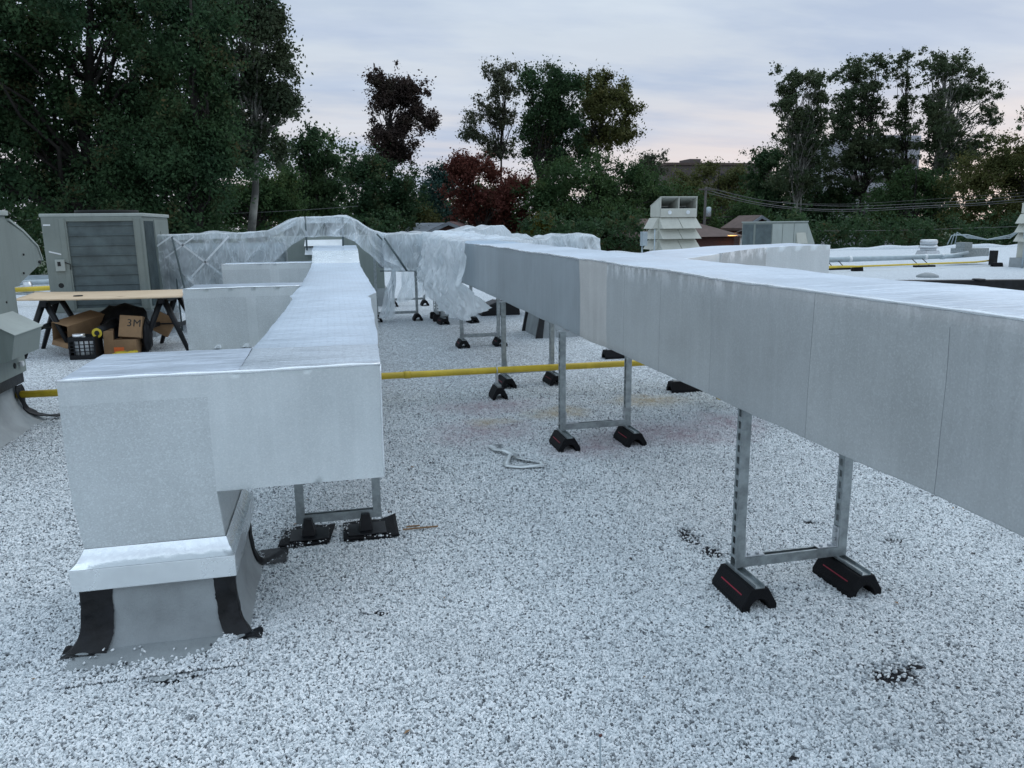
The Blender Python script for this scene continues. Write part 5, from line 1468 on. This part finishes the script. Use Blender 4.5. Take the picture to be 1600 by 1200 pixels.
def tree(name, label, dist, trunk_px, blobs, leaf, nleaf, lsize=None, bark='bark', group=None, clump=0.55, tr=0.22, npc=None, seed=1, flat=1.0, droop=0.0, shell=0.55, limbs=True, cat='tree', dscale=0.85, forks=1, zbase=-4.2):
    """blobs: (px, py, rx, ry[, weight]) ellipses as seen in the picture; each becomes a 3d ellipsoid at distance dist (y)"""
    rng = np.random.default_rng(seed)
    if leaf == 'locust':
        blobs = [(b[0], b[1], b[2]*1.12, b[3]*1.7)+tuple(b[4:]) for b in blobs]
    nleaf = int(nleaf*1.9); lsize = (lsize or dist*0.0048)*0.68; clump *= 0.80
    cs = []; rs = []; B = []
    for b in blobs:
        px, py, rx, ry = b[:4]; w = b[4] if len(b) > 4 else 1.0
        c = at_y(px, py, dist); sc = math.sqrt(c.x**2+dist**2)/F/math.cos(0.1)*1.0
        depth = (c-Vector((0, 0, H))).dot(FV)
        sc = depth/F
        B.append((c, rx*sc, ry*sc, w, sc))
    vol = sum(b[1]*b[2]*b[3] for b in B)
    npc = npc or 56
    ncl = max(8, nleaf//npc)
    ctr = []; rad = []
    for (c, rx, rz, w, sc) in B:
        k = max(3, int(round(ncl*rx*rz*w/vol)))
        kk = k*3
        g = rng.normal(size=(kk, 3)); g /= np.linalg.norm(g, axis=1, keepdims=True)
        # lumpy, frayed outline: the reach varies with direction
        q = np.array([mnoise.noise(Vector((float(a[0])*1.9+seed, float(a[1])*1.9, float(a[2])*1.9+c.x))) for a in g])
        r = rng.random(kk)**shell*(1.05+0.45*q)+np.abs(rng.normal(size=kk))*0.07
        p = g*r[:, None]*np.array([rx, rx*dscale, rz])
        yo = rng.normal()*rx*0.25
        p = p+np.array([c.x, c.y+yo, c.z])
        # holes: drop clumps where a coarse noise field is low
        fz = 1.0/(clump*2.6)
        h = np.array([mnoise.noise(Vector((float(a[0])*fz, float(a[1])*fz, float(a[2])*fz*1.3+seed))) for a in p])
        p = p[np.argsort(-h+rng.random(kk)*0.55)[:k]]
        ctr.append(p); rad.append(rng.choice([0.5, 0.8, 1.25], k)*clump)
    ctr = np.concatenate(ctr); rad = np.concatenate(rad)
    if leaf in ('locust', 'airy', 'brown'): rad = rad*0.85
    v = leaf_cloud(ctr, rad, nleaf, lsize, rng, flat=flat, droop=droop)
    # trunk
    tp = at_y(trunk_px[0], trunk_px[1], dist); base = Vector((tp.x, dist, zbase))
    T = Thing(name, label, cat, tuple(base), 0, group)
    me = mesh_from_quads('crown', v-np.array(base, np.float32), L[leaf])
    o = bpy.data.objects.new('crown', me); COL.objects.link(o); o.parent = T.o
    if limbs:
        mb = MB()
        topc = max(B, key=lambda b: b[0].z+b[2]); topp = Vector(topc[0])+Vector((0, 0, topc[2]*0.6))
        low = min(b[0].z-b[2] for b in B)
        def wob(a, b, n, amp):
            return [a*(1-t)+b*t+Vector((rng.normal()*amp, rng.normal()*amp, 0))*math.sin(t*math.pi) for t in [i/n for i in range(n+1)]]
        for fk in range(forks):
            b0 = base+Vector((rng.normal()*0.5*(fk > 0), rng.normal()*0.4*(fk > 0), 0))
            tgt = topp if fk == 0 else Vector(B[fk % len(B)][0])+Vector((0, 0, B[fk % len(B)][2]*0.6))
            path = wob(b0, tgt, 10, 0.14)
            rr = [tr*(1-0.88*(i/10))*(1 if fk == 0 else 0.7) for i in range(11)]; rr[0] *= 1.3
            mb.tube(path, rr, 9)
            if fk == 0: main = path; mr = rr
        # limbs to clump centres
        nl = min(len(ctr), 10+len(blobs)*(14 if leaf == 'locust' else 7))
        for q in rng.choice(len(ctr), nl, replace=False):
            tgt = Vector(ctr[q]); zz = base.z+(tgt.z-base.z)*rng.uniform(0.6, 0.9)
            zz = max(zz, min(low, tgt.z))
            # attach where main path is near height zz
            j = min(range(11), key=lambda i: abs(main[i].z-zz)); s = main[j]
            if (tgt-s).length < 0.3: continue
            l = wob(s, tgt, 5, 0.12*(tgt-s).length*0.35); l[2].z += 0.06*(tgt-s).length; l[3].z += 0.05*(tgt-s).length
            r0 = min(mr[j]*0.45, tr*0.24)
            mb.tube(l, [r0*(1-0.85*i/5)+0.008 for i in range(6)], 5, cap=False)
        T.part('trunk', mb, bark)
    return T

# -- left mass
tree('broadleaf_tree', 'huge dark tree filling the upper left corner behind the cut off unit', 30, (95, 330),
     [(60, 60, 150, 130), (180, 110, 120, 120), (20, 200, 120, 110), (150, 240, 130, 90), (60, 310, 130, 60, .7), (250, 60, 80, 90, .8), (-80, 120, 100, 200), (150, -50, 230, 90, .8), (250, 190, 70, 70)],
     'dark', 88000, 0.20, group='tall trees beyond the roof', clump=0.75, tr=0.38, seed=2)
tree('broadleaf_tree', 'dark leafy tree behind the big left unit, between the corner tree and the pale trunk', 27, (300, 320),
     [(290, 150, 70, 110, .8), (250, 260, 90, 90), (330, 250, 70, 80), (200, 320, 90, 50), (275, 330, 75, 45), (340, 110, 50, 60, .55), (300, 20, 70, 60, .6)],
     'dark', 46000, 0.18, group='tall trees beyond the roof', clump=0.65, tr=0.26, seed=3)
tree('sycamore_tree', 'airy tall tree with a pale mottled trunk rising behind the film hump', 32, (386, 355),
     [(385, 60, 55, 70, .8), (430, 100, 40, 60, .7), (440, 160, 42, 25, .8), (400, 170, 50, 50, .7), (350, 150, 45, 70, .6), (400, 235, 48, 28, .7), (420, 40, 28, 40, .6), (355, 30, 40, 50, .5), (395, 10, 40, 30, .5), (465, 160, 18, 14, .6), (360, 215, 35, 30, .5)],
     'syc', 27000, 0.20, bark='bark_pale', clump=0.55, tr=0.24, seed=4, group='tall trees beyond the roof')
tree('broadleaf_tree', 'low bushy tree at the foot of the pale mottled trunk', 38, (400, 350), [(400, 300, 55, 50), (345, 320, 45, 40), (430, 330, 45, 35), (440, 290, 25, 28, .7)], 'green', 16000, 0.20, clump=0.7, seed=5, group='low trees beyond the roof')
tree('broadleaf_tree', 'small yellowing tree between the pale trunk and the pointed tree', 50, (450, 340), [(448, 290, 22, 26), (440, 330, 28, 22)], 'yellow', 4500, 0.26, clump=0.7, seed=6, group='low trees beyond the roof', tr=0.12)
tree('pointed_tree', 'upright pointed tree with spiky upswept shoots right of the pale trunk', 45, (492, 350),
     [(492, 212, 12, 18, .9), (486, 240, 24, 26, .9), (500, 270, 30, 30), (472, 262, 16, 20, .7), (515, 290, 18, 24, .8), (490, 310, 42, 40), (495, 345, 40, 25), (525, 262, 7, 20, .4), (462, 240, 7, 14, .4)],
     'conifer', 17000, 0.24, clump=0.5, seed=7, flat=1.5, droop=-1.2, tr=0.18)
tree('broadleaf_tree', 'tall narrow reddish brown tree standing alone against the sky', 55, (608, 345),
     [(608, 130, 28, 24, .9), (640, 140, 30, 26, .9), (612, 170, 32, 30), (648, 185, 34, 20, .9), (620, 205, 36, 24, .9), (668, 200, 16, 12, .7), (600, 235, 30, 22, .9), (630, 232, 28, 22, .8), (592, 118, 14, 12, .7)],
     'brown', 17000, 0.27, clump=0.75, seed=8, tr=0.24, group='tall trees beyond the roof')
tree('broadleaf_tree', 'rounded dark tree at the foot of the tall narrow brown tree', 50, (575, 350), [(570, 275, 38, 40), (605, 295, 42, 50), (560, 330, 45, 35), (635, 320, 35, 40), (600, 345, 55, 25)], 'dark', 19000, 0.25, clump=0.8, seed=9, group='low trees beyond the roof')
tree('broadleaf_tree', 'bluish round tree in the gap left of the red tree', 75, (680, 340), [(684, 285, 26, 34), (670, 315, 26, 26), (700, 330, 28, 24)], 'blue', 8000, 0.38, clump=1.0, seed=10, group='low trees beyond the roof')
tree('shrub', 'low olive shrub in front of the houses, left of the red tree', 60, (650, 350), [(645, 335, 28, 18), (670, 350, 25, 14)], 'olive', 5000, 0.30, clump=0.8, seed=11, cat='shrub', tr=0.08)
tree('maple_tree', 'dark red maple tree behind the bunched film', 52, (765, 360), [(735, 262, 30, 28, .9), (745, 295, 48, 40), (790, 300, 40, 40), (770, 340, 60, 35), (815, 330, 25, 35, .8), (715, 270, 22, 20, .8)], 'red', 21000, 0.26, clump=0.75, seed=12)
tree('broadleaf_tree', 'thin see-through pale tree rising behind the red maple', 62, (765, 345), [(775, 125, 22, 24, .7), (790, 150, 24, 40, .7), (765, 180, 34, 34, .6), (738, 205, 24, 24, .6), (775, 225, 38, 32, .6), (795, 110, 12, 14, .5)], 'airy', 8000, 0.27, clump=0.7, seed=13, tr=0.15, npc=34, group='tall trees beyond the roof')
tree('broadleaf_tree', 'tall dense dark green tree in the middle, right of the pale see-through tree', 56, (850, 345), [(830, 115, 14, 16, .8), (850, 140, 34, 30), (885, 145, 26, 26), (850, 180, 40, 40), (890, 195, 34, 34), (835, 220, 34, 30, .9), (880, 245, 45, 35), (860, 120, 16, 14, .7)], 'dark', 24000, 0.28, clump=0.75, seed=14, tr=0.25, group='tall trees beyond the roof')
tree('broadleaf_tree', 'tall yellow tinged tree right of the dense middle tree', 58, (935, 345), [(930, 130, 26, 20, .8), (955, 140, 28, 24, .8), (940, 175, 38, 30, .8), (975, 175, 22, 20, .6), (960, 215, 40, 22, .6), (985, 205, 18, 18, .5), (925, 215, 28, 26, .8)], 'olive', 14500, 0.28, clump=0.7, seed=15, tr=0.2, npc=44, group='tall trees beyond the roof')
tree('broadleaf_tree', 'broad dark tree mass below the tall middle trees', 50, (920, 365), [(880, 300, 60, 45), (940, 290, 60, 42), (1000, 300, 50, 42), (900, 350, 70, 40), (980, 350, 65, 40), (840, 330, 35, 45, .8), (1030, 330, 30, 40, .8)], 'green', 38000, 0.25, clump=0.8, seed=16, group='low trees beyond the roof')
tree('shrub', 'yellow green shrub at the right foot of the red maple', 44, (845, 372), [(845, 355, 18, 18), (838, 370, 20, 10)], 'yellow', 2600, 0.20, clump=0.5, seed=17, cat='shrub', tr=0.06)
tree('broadleaf_tree', 'small thin crown poking out left of the distant brick building', 85, (1022, 330), [(1022, 246, 22, 12, .6), (1012, 262, 22, 14, .8), (1034, 262, 12, 10, .5)], 'airy', 2600, 0.34, clump=0.8, seed=18, tr=0.12, npc=36)
tree('broadleaf_tree', 'olive green tree in front of the distant building', 90, (1115, 340), [(1090, 285, 50, 28), (1140, 290, 45, 32), (1080, 320, 60, 30), (1125, 268, 28, 14, .8), (1175, 310, 35, 40)], 'olive', 16000, 0.42, clump=1.1, seed=19, group='low trees beyond the roof')
tree('broadleaf_tree', 'mid green tree behind the tall cream air handler', 55, (1060, 360), [(1050, 320, 45, 32), (1110, 340, 50, 30), (1160, 340, 40, 35), (1030, 355, 30, 25), (1120, 365, 40, 15)], 'green', 18000, 0.28, clump=0.85, seed=20, group='low trees beyond the roof')
tree('broadleaf_tree', 'rounded dark tree left of the locust trees', 68, (1205, 350), [(1195, 255, 34, 28), (1222, 270, 30, 30), (1200, 295, 42, 36), (1230, 320, 45, 38), (1180, 330, 30, 25, .8)], 'dark', 17000, 0.34, clump=0.9, seed=21, group='low trees beyond the roof')
G = 'airy locust trees on the right'
tree('locust_tree', 'leftmost locust tree with an open layered crown and pale forked trunk', 60, (1247, 350),
     [(1245, 115, 30, 9, .7), (1265, 135, 32, 12, .8), (1225, 140, 18, 10, .6), (1240, 165, 28, 16, .8), (1275, 170, 24, 20, .9), (1218, 172, 14, 8, .6), (1260, 205, 34, 22, 1), (1225, 205, 18, 10, .6), (1262, 240, 36, 24, 1), (1250, 275, 38, 22, .8)],
     'locust', 25500, 0.27, bark='bark_pale', group=G, clump=0.65, tr=0.16, seed=22, npc=44, flat=0.75, forks=3)
tree('locust_tree', 'second locust tree, flat topped and denser low down', 62, (1340, 350),
     [(1345, 100, 34, 8, .7), (1370, 98, 22, 8, .6), (1325, 118, 22, 10, .7), (1350, 135, 34, 14, .9), (1330, 165, 30, 18, .9), (1360, 180, 26, 18, .7), (1320, 205, 34, 22, 1), (1345, 235, 34, 24, .9), (1310, 260, 40, 24, .9)],
     'locust', 27000, 0.27, group=G, clump=0.65, tr=0.20, seed=23, npc=44, flat=0.75, forks=2)
tree('locust_tree', 'slender locust tree between the flat topped one and the widest one', 61, (1418, 350),
     [(1418, 92, 22, 10, .6), (1412, 125, 24, 14, .6), (1408, 165, 24, 16, .6), (1400, 200, 28, 18, .7), (1415, 235, 30, 20, .7), (1385, 245, 26, 18, .7), (1400, 285, 42, 24, .9)],
     'locust', 14250, 0.27, group=G, clump=0.6, tr=0.15, seed=24, npc=40, flat=0.75)
tree('locust_tree', 'widest locust tree, right of the others with spreading branches', 58, (1452, 395),
     [(1480, 95, 36, 10, .7), (1510, 115, 30, 12, .7), (1460, 120, 24, 12, .6), (1530, 150, 34, 12, .7), (1490, 145, 34, 14, .7), (1455, 165, 26, 16, .7), (1545, 185, 22, 10, .6), (1500, 195, 30, 16, .7), (1455, 210, 34, 20, .8), (1525, 225, 30, 14, .6), (1480, 245, 40, 24, .9)],
     'locust', 25500, 0.27, group=G, clump=0.65, tr=0.26, seed=25, npc=42, flat=0.75, forks=2, bark='bark_pale')
tree('broadleaf_tree', 'dark understory tree below the left locusts', 64, (1290, 360), [(1270, 310, 40, 30), (1310, 315, 34, 28, .8), (1290, 345, 55, 25), (1240, 345, 35, 20)], 'dark', 13000, 0.32, clump=0.85, seed=26, group='low trees beyond the roof')
tree('broadleaf_tree', 'green understory tree below the widest locust', 55, (1430, 350), [(1410, 320, 50, 34), (1460, 300, 45, 36), (1390, 350, 50, 25), (1470, 345, 50, 30), (1430, 275, 34, 20, .7)], 'green', 19000, 0.27, clump=0.8, seed=27, group='low trees beyond the roof')
tree('broadleaf_tree', 'broad olive tree at the right picture edge', 48, (1560, 370), [(1560, 255, 50, 36), (1530, 290, 50, 40), (1590, 280, 45, 45), (1550, 335, 60, 36), (1640, 270, 50, 60), (1600, 235, 30, 22, .8), (1600, 340, 40, 30)], 'olive', 32000, 0.25, clump=0.75, seed=28, group='tall trees beyond the roof')
tree('broadleaf_tree', 'tree whose outer twigs just enter at the right picture edge', 45, (1680, 350), [(1660, 170, 50, 60), (1690, 240, 60, 60), (1603, 190, 9, 8, .4)], 'green', 9000, 0.24, clump=0.6, seed=29, group='tall trees beyond the roof')

def woods(name, label, segs, leaf, seed, n, dist, lsize):
    rng = np.random.default_rng(seed); ctr = []; rad = []
    for (x0, x1, ytop, ybot, k) in segs:
        for _ in range(k):
            px = rng.uniform(x0, x1); py = rng.uniform(ytop+8*math.sin(px*0.05)+6*math.sin(px*0.13), ybot)
            d = dist*rng.uniform(0.92, 1.15); p = at_y(px, py, d); ctr.append(p); rad.append(rng.uniform(0.7, 1.5)*dist*0.017)
    v = leaf_cloud(np.array([tuple(p) for p in ctr]), np.array(rad)*0.85, int(n*1.5), lsize*0.78, rng)
    me = mesh_from_quads(name, v, L[leaf]); o = bpy.data.objects.new(name, me); COL.objects.link(o); tag(o, label, 'woods', kind='stuff')
woods('undergrowth', 'dark hedge and undergrowth behind the roof', [(-300, 620, 345, 430, 420), (820, 1015, 345, 400, 140), (1215, 1800, 345, 400, 420)], 'dark', 40, 62000, 42, 0.24)
woods('far_woods', 'far off mass of trees closing the gaps behind the nearer trees', [(-200, 560, 200, 360, 220), (-100, 700, 318, 372, 190), (560, 700, 320, 360, 50), (700, 1060, 290, 370, 120), (1160, 1700, 300, 370, 220)], 'green', 41, 66000, 105, 0.62)

# ------------------------------------------------------------------ houses, pole, wires, cars
def gable_house(name, label, c, w, d, hw, hr, roof, wall='brick', rz=0.0, trim=True, axis='y', windows=2):
    T = Thing(name, label, 'house', c, rz, None, local=True)
    mb = MB(); mb.prism([(-w/2, 0), (w/2, 0), (w/2, hw), (0, hw+hr), (-w/2, hw)], 'y', 0, d); T.part('wall', mb, wall)
    mb = MB(); e = 0.4; sl = hr/(w/2)
    for s in (-1, 1):
        a = [(0, hw+hr+0.05), (s*(w/2+e), hw-sl*e+0.05), (s*(w/2+e), hw-sl*e+0.22), (0, hw+hr+0.24)]
        mb.prism(a, 'y', -0.35, d+0.35)
    r = T.part('roof', mb, roof)
    if trim:
        mb = MB()
        for s in (-1, 1):
            mb.prism([(0, hw+hr+0.02), (s*(w/2+e), hw-sl*e+0.02), (s*(w/2+e), hw-sl*e+0.2), (0, hw+hr+0.22)], 'y', -0.42, -0.352)
        T.part('fascia', mb, 'roofgrey', parent=r)
    for i in range(windows):
        x = -w/2+(i+1)*w/(windows+1); mb = MB(); mb.box(x-0.5, x+0.5, -0.05, -0.002, 1.0, 2.2); wn = T.part('window', mb, 'whitepvc')
        mb = MB(); mb.box(x-0.42, x+0.42, -0.06, -0.051, 1.08, 2.12); T.part('pane', mb, 'window', parent=wn)
    return T
p = at_y(702, 347, 46); gable_house('brick_house', 'brick house with maroon gable roof behind the film, below the red maple', (p.x, 46, -4.2), 3.6, 7, p.z+4.2-0.95, 0.75, 'roofred', rz=R(-14))
p = at_y(672, 348, 49); 
T = Thing('grey_roofed_house', 'house with a plain pale grey roof left of the maroon gable', 'house', (p.x-0.2, 49, -4.2), 0, None, local=True)
hz = p.z+4.2
mb = MB(); mb.box(-0.6, 1.6, 0, 7, 0, hz-0.62); T.part('wall', mb, 'brick'); mb = MB(); mb.hexa([(-0.75, -0.4, hz-0.6), (2.0, -0.4, hz-0.6), (2.0, 7.4, hz-0.6), (-0.75, 7.4, hz-0.6), (-0.7, 3.2, hz), (1.6, 3.2, hz), (1.6, 3.8, hz), (-0.7, 3.8, hz)]); T.part('roof', mb, 'roofgrey')
p = at_y(1186, 337, 46); gable_house('brick_house', 'small brick gable peeking over the long low unit', (p.x, 46, -4.2), 1.9, 2.2, p.z+4.2-0.75, 0.55, 'roofbrown', windows=1)
p = at_y(1098, 343, 43)
T = Thing('brown_roofed_house', 'low brown hip roofed house between the air handler and the low unit', 'house', (p.x, 43, -4.2), 0, None, local=True)
hz = p.z+4.2
mb = MB(); mb.box(-3.5, 2.1, 0, 7, 0, hz-1.0); T.part('wall', mb, 'brick'); mb = MB(); mb.hexa([(-4.0, -0.5, hz-1.0), (2.6, -0.5, hz-1.0), (2.6, 7.5, hz-1.0), (-4.0, 7.5, hz-1.0), (-2.5, 3.2, hz+0.1), (0.1, 3.2, hz+0.1), (0.1, 3.6, hz+0.1), (-2.5, 3.6, hz+0.1)]); T.part('roof', mb, 'roofbrown')
mb = MB(); mb.box(2.35, 2.45, -0.3, -0.2, 0, hz-1.02); T.part('porch_post', mb, 'whitepvc')
lm = bpy.data.materials.new('warm_lamp'); lm.use_nodes = True; nn = lm.node_tree.nodes; nn.clear(); oo = nn.new('ShaderNodeOutputMaterial'); em = nn.new('ShaderNodeEmission'); em.inputs[0].default_value = (1.0, 0.50, 0.16, 1); em.inputs[1].default_value = 4.0; lm.node_tree.links.new(em.outputs[0], oo.inputs[0]); M['lamp'] = lm
lp = at_y(1147, 368, 42.3)
T = Thing('porch_lamp', 'glowing orange lamp on a short arm by the brown roofed house', 'lamp', (lp.x, 42.3, lp.z)); mb = MB()
mb.tube([(lp.x, 57, lp.z-0.16), (lp.x, 42.3, lp.z), (lp.x, 57, lp.z+0.16)], [0.12, 0.22, 0.1], 10); T.part('bulb', mb, 'lamp'); mb = MB(); mb.tube([(lp.x, 42.3, lp.z+0.13), (lp.x+0.6, 42.4, lp.z+0.3)], 0.03, 6); T.part('arm', mb, 'pole')

def apartment():
    D = 150
    a = at_y(1042, 258, D); b = at_y(1165, 256, D)
    T = Thing('apartment_building', 'long brown flat roofed building on the skyline left of the locusts', 'building', (a.x, D, -4.2))
    mb = MB(); mb.box(a.x, b.x+6, D, D+18, -4.2, a.z); T.part('wall', mb, 'farbrick')
    mb = MB(); mb.box(a.x-0.3, b.x+6.3, D-0.3, D+18.3, a.z+0.01, a.z+0.5); T.part('roof_edge', mb, 'roofbrown')
    mb = MB(); q = at_y(1095, 250, D); mb.box(q.x-1, q.x+1.5, D+3, D+8, a.z+0.51, a.z+1.5); T.part('penthouse', mb, 'farbrick')
    for fl in range(4):
        for i in range(8):
            x = a.x+1.5+i*2.2; z = a.z-2.2-fl*3.0; mb = MB(); mb.box(x-0.5, x+0.5, D-0.06, D-0.002, z-0.8, z+0.6); T.part('window', mb, 'window')
apartment()
def concrete_block():
    D = 120; a = at_y(1330, 210, D); b = at_y(1440, 210, D)
    T = Thing('apartment_building', 'pale building glimpsed through the gaps of the locust trees', 'building', (a.x, D, -4.2))
    mb = MB(); mb.box(a.x, b.x, D, D+15, -4.2, a.z); T.part('wall', mb, 'concrete')
    for fl in range(5):
        mb = MB(); z = a.z-1.6-fl*2.8; mb.box(a.x+0.4, b.x-0.4, D-0.05, D-0.002, z-0.7, z+0.5); T.part('window', mb, 'window')
concrete_block()

def wires():
    P0 = at_y(1103, 292, 45); PB = at_y(1101, 390, 45)
    T = Thing('utility_pole', 'weathered utility pole with a grey transformer drum beside the air handler', 'utility pole', (P0.x, 45, -4.2))
    mb = MB(); mb.tube([(P0.x-0.05, 45, -4.2), (P0.x, 45, P0.z)], [0.12, 0.07], 10); T.part('pole', mb, 'pole')
    q = at_y(1102, 328, 44.6); mb = MB(); mb.tube([(q.x+0.22, 44.6, q.z-0.42), (q.x+.22, 44.6, q.z-0.38), (q.x+.22, 44.6, q.z+0.12), (q.x+.22, 44.6, q.z+0.18)], [0.10, 0.16, 0.16, 0.08], 14); T.part('transformer', mb, 'greypipe')
    mb = MB(); mb.box(P0.x-0.5, P0.x+0.5, 44.93, 45.0, P0.z-0.2, P0.z-0.1); T.part('crossarm', mb, 'pole')
    groups = 'overhead cables crossing the right side'
    def wire(pts, r, label, d=45):
        n = 40; q = [at_y(*pp[:2], d+(pp[2] if len(pp) > 2 else 0)) for pp in pts]
        # quadratic-ish smooth path through the points
        path = []
        for i in range(len(q)-1):
            p0 = q[max(i-1, 0)]; p1 = q[i]; p2 = q[i+1]; p3 = q[min(i+2, len(q)-1)]
            for k in range(10):
                t = k/10
                path.append(0.5*((2*p1)+(p2-p0)*t+(2*p0-5*p1+4*p2-p3)*t*t+(3*p1-p0-3*p2+p3)*t**3))
        path.append(q[-1]); mb = MB(); mb.tube(path, r*0.65, 5)
        single('overhead_cable', mb, 'cable', label, 'cable', tuple(q[0]), groups)
    wire([(1104, 293), (1180, 311), (1260, 320), (1340, 322), (1438, 318), (1520, 313), (1620, 304)], 0.022, 'topmost thin cable sagging from the pole to the right')
    wire([(1104, 297), (1180, 316), (1260, 326), (1340, 327), (1438, 322), (1520, 318), (1620, 309)], 0.034, 'thick middle cable sagging from the pole to the right')
    wire([(1104, 301), (1180, 319), (1260, 328.5), (1340, 330), (1438, 325), (1520, 321), (1620, 313)], 0.026, 'lowest of the three sagging cables from the pole')
    wire([(1260, 361), (1400, 360), (1500, 357), (1590, 354)], 0.02, 'lone low cable running right from the long low unit', 40)
    wire([(1104, 292), (1200, 314), (1300, 319), (1400, 315), (1600, 301)], 0.012, 'faint uppermost cable rising towards the right edge')
    wire([(-20, 345), (200, 340), (440, 330), (560, 322)], 0.012, 'faint cable in front of the trees above the film', 36)
wires()
def car(loc, rz, body, label):
    T = Thing('parked_car', label, 'car', loc, rz, 'cars parked beyond the roof', local=True)
    mb = MB(); mb.prism([(-2.2, 0.35), (2.2, 0.35), (2.25, 0.75), (1.2, 0.95), (0.7, 1.42), (-1.1, 1.45), (-1.9, 1.0), (-2.25, 0.9)], 'y', -0.85, 0.85); T.part('body', mb, body, bevel=0.08)
    mb = MB(); mb.prism([(1.05, 0.97), (0.65, 1.36), (-1.05, 1.38), (-1.6, 1.0)], 'y', -0.87, 0.87); T.part('side_windows', mb, 'window')
    for x in (-1.4, 1.4):
        for y in (-0.8, 0.8):
            mb = MB(); mb.tube([(x, y-0.1, 0.33), (x, y+0.1, 0.33)], 0.33, 14); T.part('wheel', mb, 'rubber')
p = at_y(1425, 376, 72); car((p.x, 72, -4.18), R(20), 'carwhite', 'pale parked car just visible over the roof edge left of the round vent')
car((p.x+6.5, 74, -4.18), R(15), 'carpaint', 'dark parked car over the roof edge right of the pale car')

# ------------------------------------------------------------------ sky and light
w = bpy.data.worlds.new('World'); scn.world = w; w.use_nodes = True
nt = w.node_tree; nt.nodes.clear()
out = nt.nodes.new('ShaderNodeOutputWorld')
tc = nt.nodes.new('ShaderNodeTexCoord')
sep = nt.nodes.new('ShaderNodeSeparateXYZ'); nt.links.new(tc.outputs['Generated'], sep.inputs[0])
# cloud plane projection
zc = math_(nt, 'MAXIMUM', sep.outputs[2], 0.03)
dz = math_(nt, 'ADD', zc, 0.12)
cx = math_(nt, 'DIVIDE', sep.outputs[0], dz); cy = math_(nt, 'DIVIDE', sep.outputs[1], dz)
cmb = nt.nodes.new('ShaderNodeCombineXYZ'); nt.links.new(cx, cmb.inputs[0]); nt.links.new(cy, cmb.inputs[1])
n1 = noise_(nt, cmb.outputs[0], 0.9, 6, 0.55, sc=(0.8, 1.5, 1))
n2 = noise_(nt, cmb.outputs[0], 1.6, 4, 0.55, sc=(0.6, 1.4, 1))
base = ramp(nt, zc, [(0.0, (0.66, 0.585, 0.58)), (0.07, (0.62, 0.59, 0.62)), (0.15, (0.54, 0.58, 0.65)), (0.28, (0.50, 0.585, 0.68)), (0.6, (0.76, 0.93, 1.10)), (1.0, (1.12, 1.34, 1.52))])
c = mixc(nt, ramp(nt, n1, [(0.42, 0.0), (0.60, 0.85)]), base, (0.37, 0.45, 0.60))
c = mixc(nt, ramp(nt, n2, [(0.46, 0.0), (0.70, 0.32)]), c, (0.66, 0.72, 0.79))
# pale rose near the horizon on the right
band = math_(nt, 'MULTIPLY', ramp(nt, zc, [(0.03, 1.0), (0.16, 0.0)]), ramp(nt, sep.outputs[0], [(0.1, 0.0), (0.6, 0.8)]))
c = mixc(nt, band, c, (0.74, 0.63, 0.61))
sky = nt.nodes.new('ShaderNodeTexSky'); sky.sky_type = 'NISHITA'; sky.sun_disc = False
sky.sun_elevation = math.radians(8); sky.sun_rotation = math.radians(60)
bg1 = nt.nodes.new('ShaderNodeBackground'); nt.links.new(sky.outputs[0], bg1.inputs[0]); bg1.inputs[1].default_value = 0.05
bg2 = nt.nodes.new('ShaderNodeBackground'); nt.links.new(c, bg2.inputs[0]); bg2.inputs[1].default_value = 1.07
mx = nt.nodes.new('ShaderNodeMixShader'); mx.inputs[0].default_value = 0.92
nt.links.new(bg1.outputs[0], mx.inputs[1]); nt.links.new(bg2.outputs[0], mx.inputs[2]); nt.links.new(mx.outputs[0], out.inputs[0])

sd = bpy.data.lights.new('sun', 'SUN'); sd.energy = 0.5; sd.angle = math.radians(40); sd.color = (1.0, 0.93, 0.88)
so = bpy.data.objects.new('sun', sd); COL.objects.link(so)
az, el = math.radians(60), math.radians(50)
dirv = Vector((math.sin(az)*math.cos(el), math.cos(az)*math.cos(el), math.sin(el)))
so.rotation_euler = (-dirv).to_track_quat('-Z', 'Y').to_euler(); so.location = (20, 20, 40)

scn.view_settings.view_transform = 'Standard'
scn.view_settings.look = 'None'
scn.view_settings.exposure = 0.25
scn.view_settings.gamma = 1.0
scn.view_settings.use_curve_mapping = False
scn.cycles.max_bounces = 6
scn.cycles.transparent_max_bounces = 12
scn.cycles.use_denoising = True
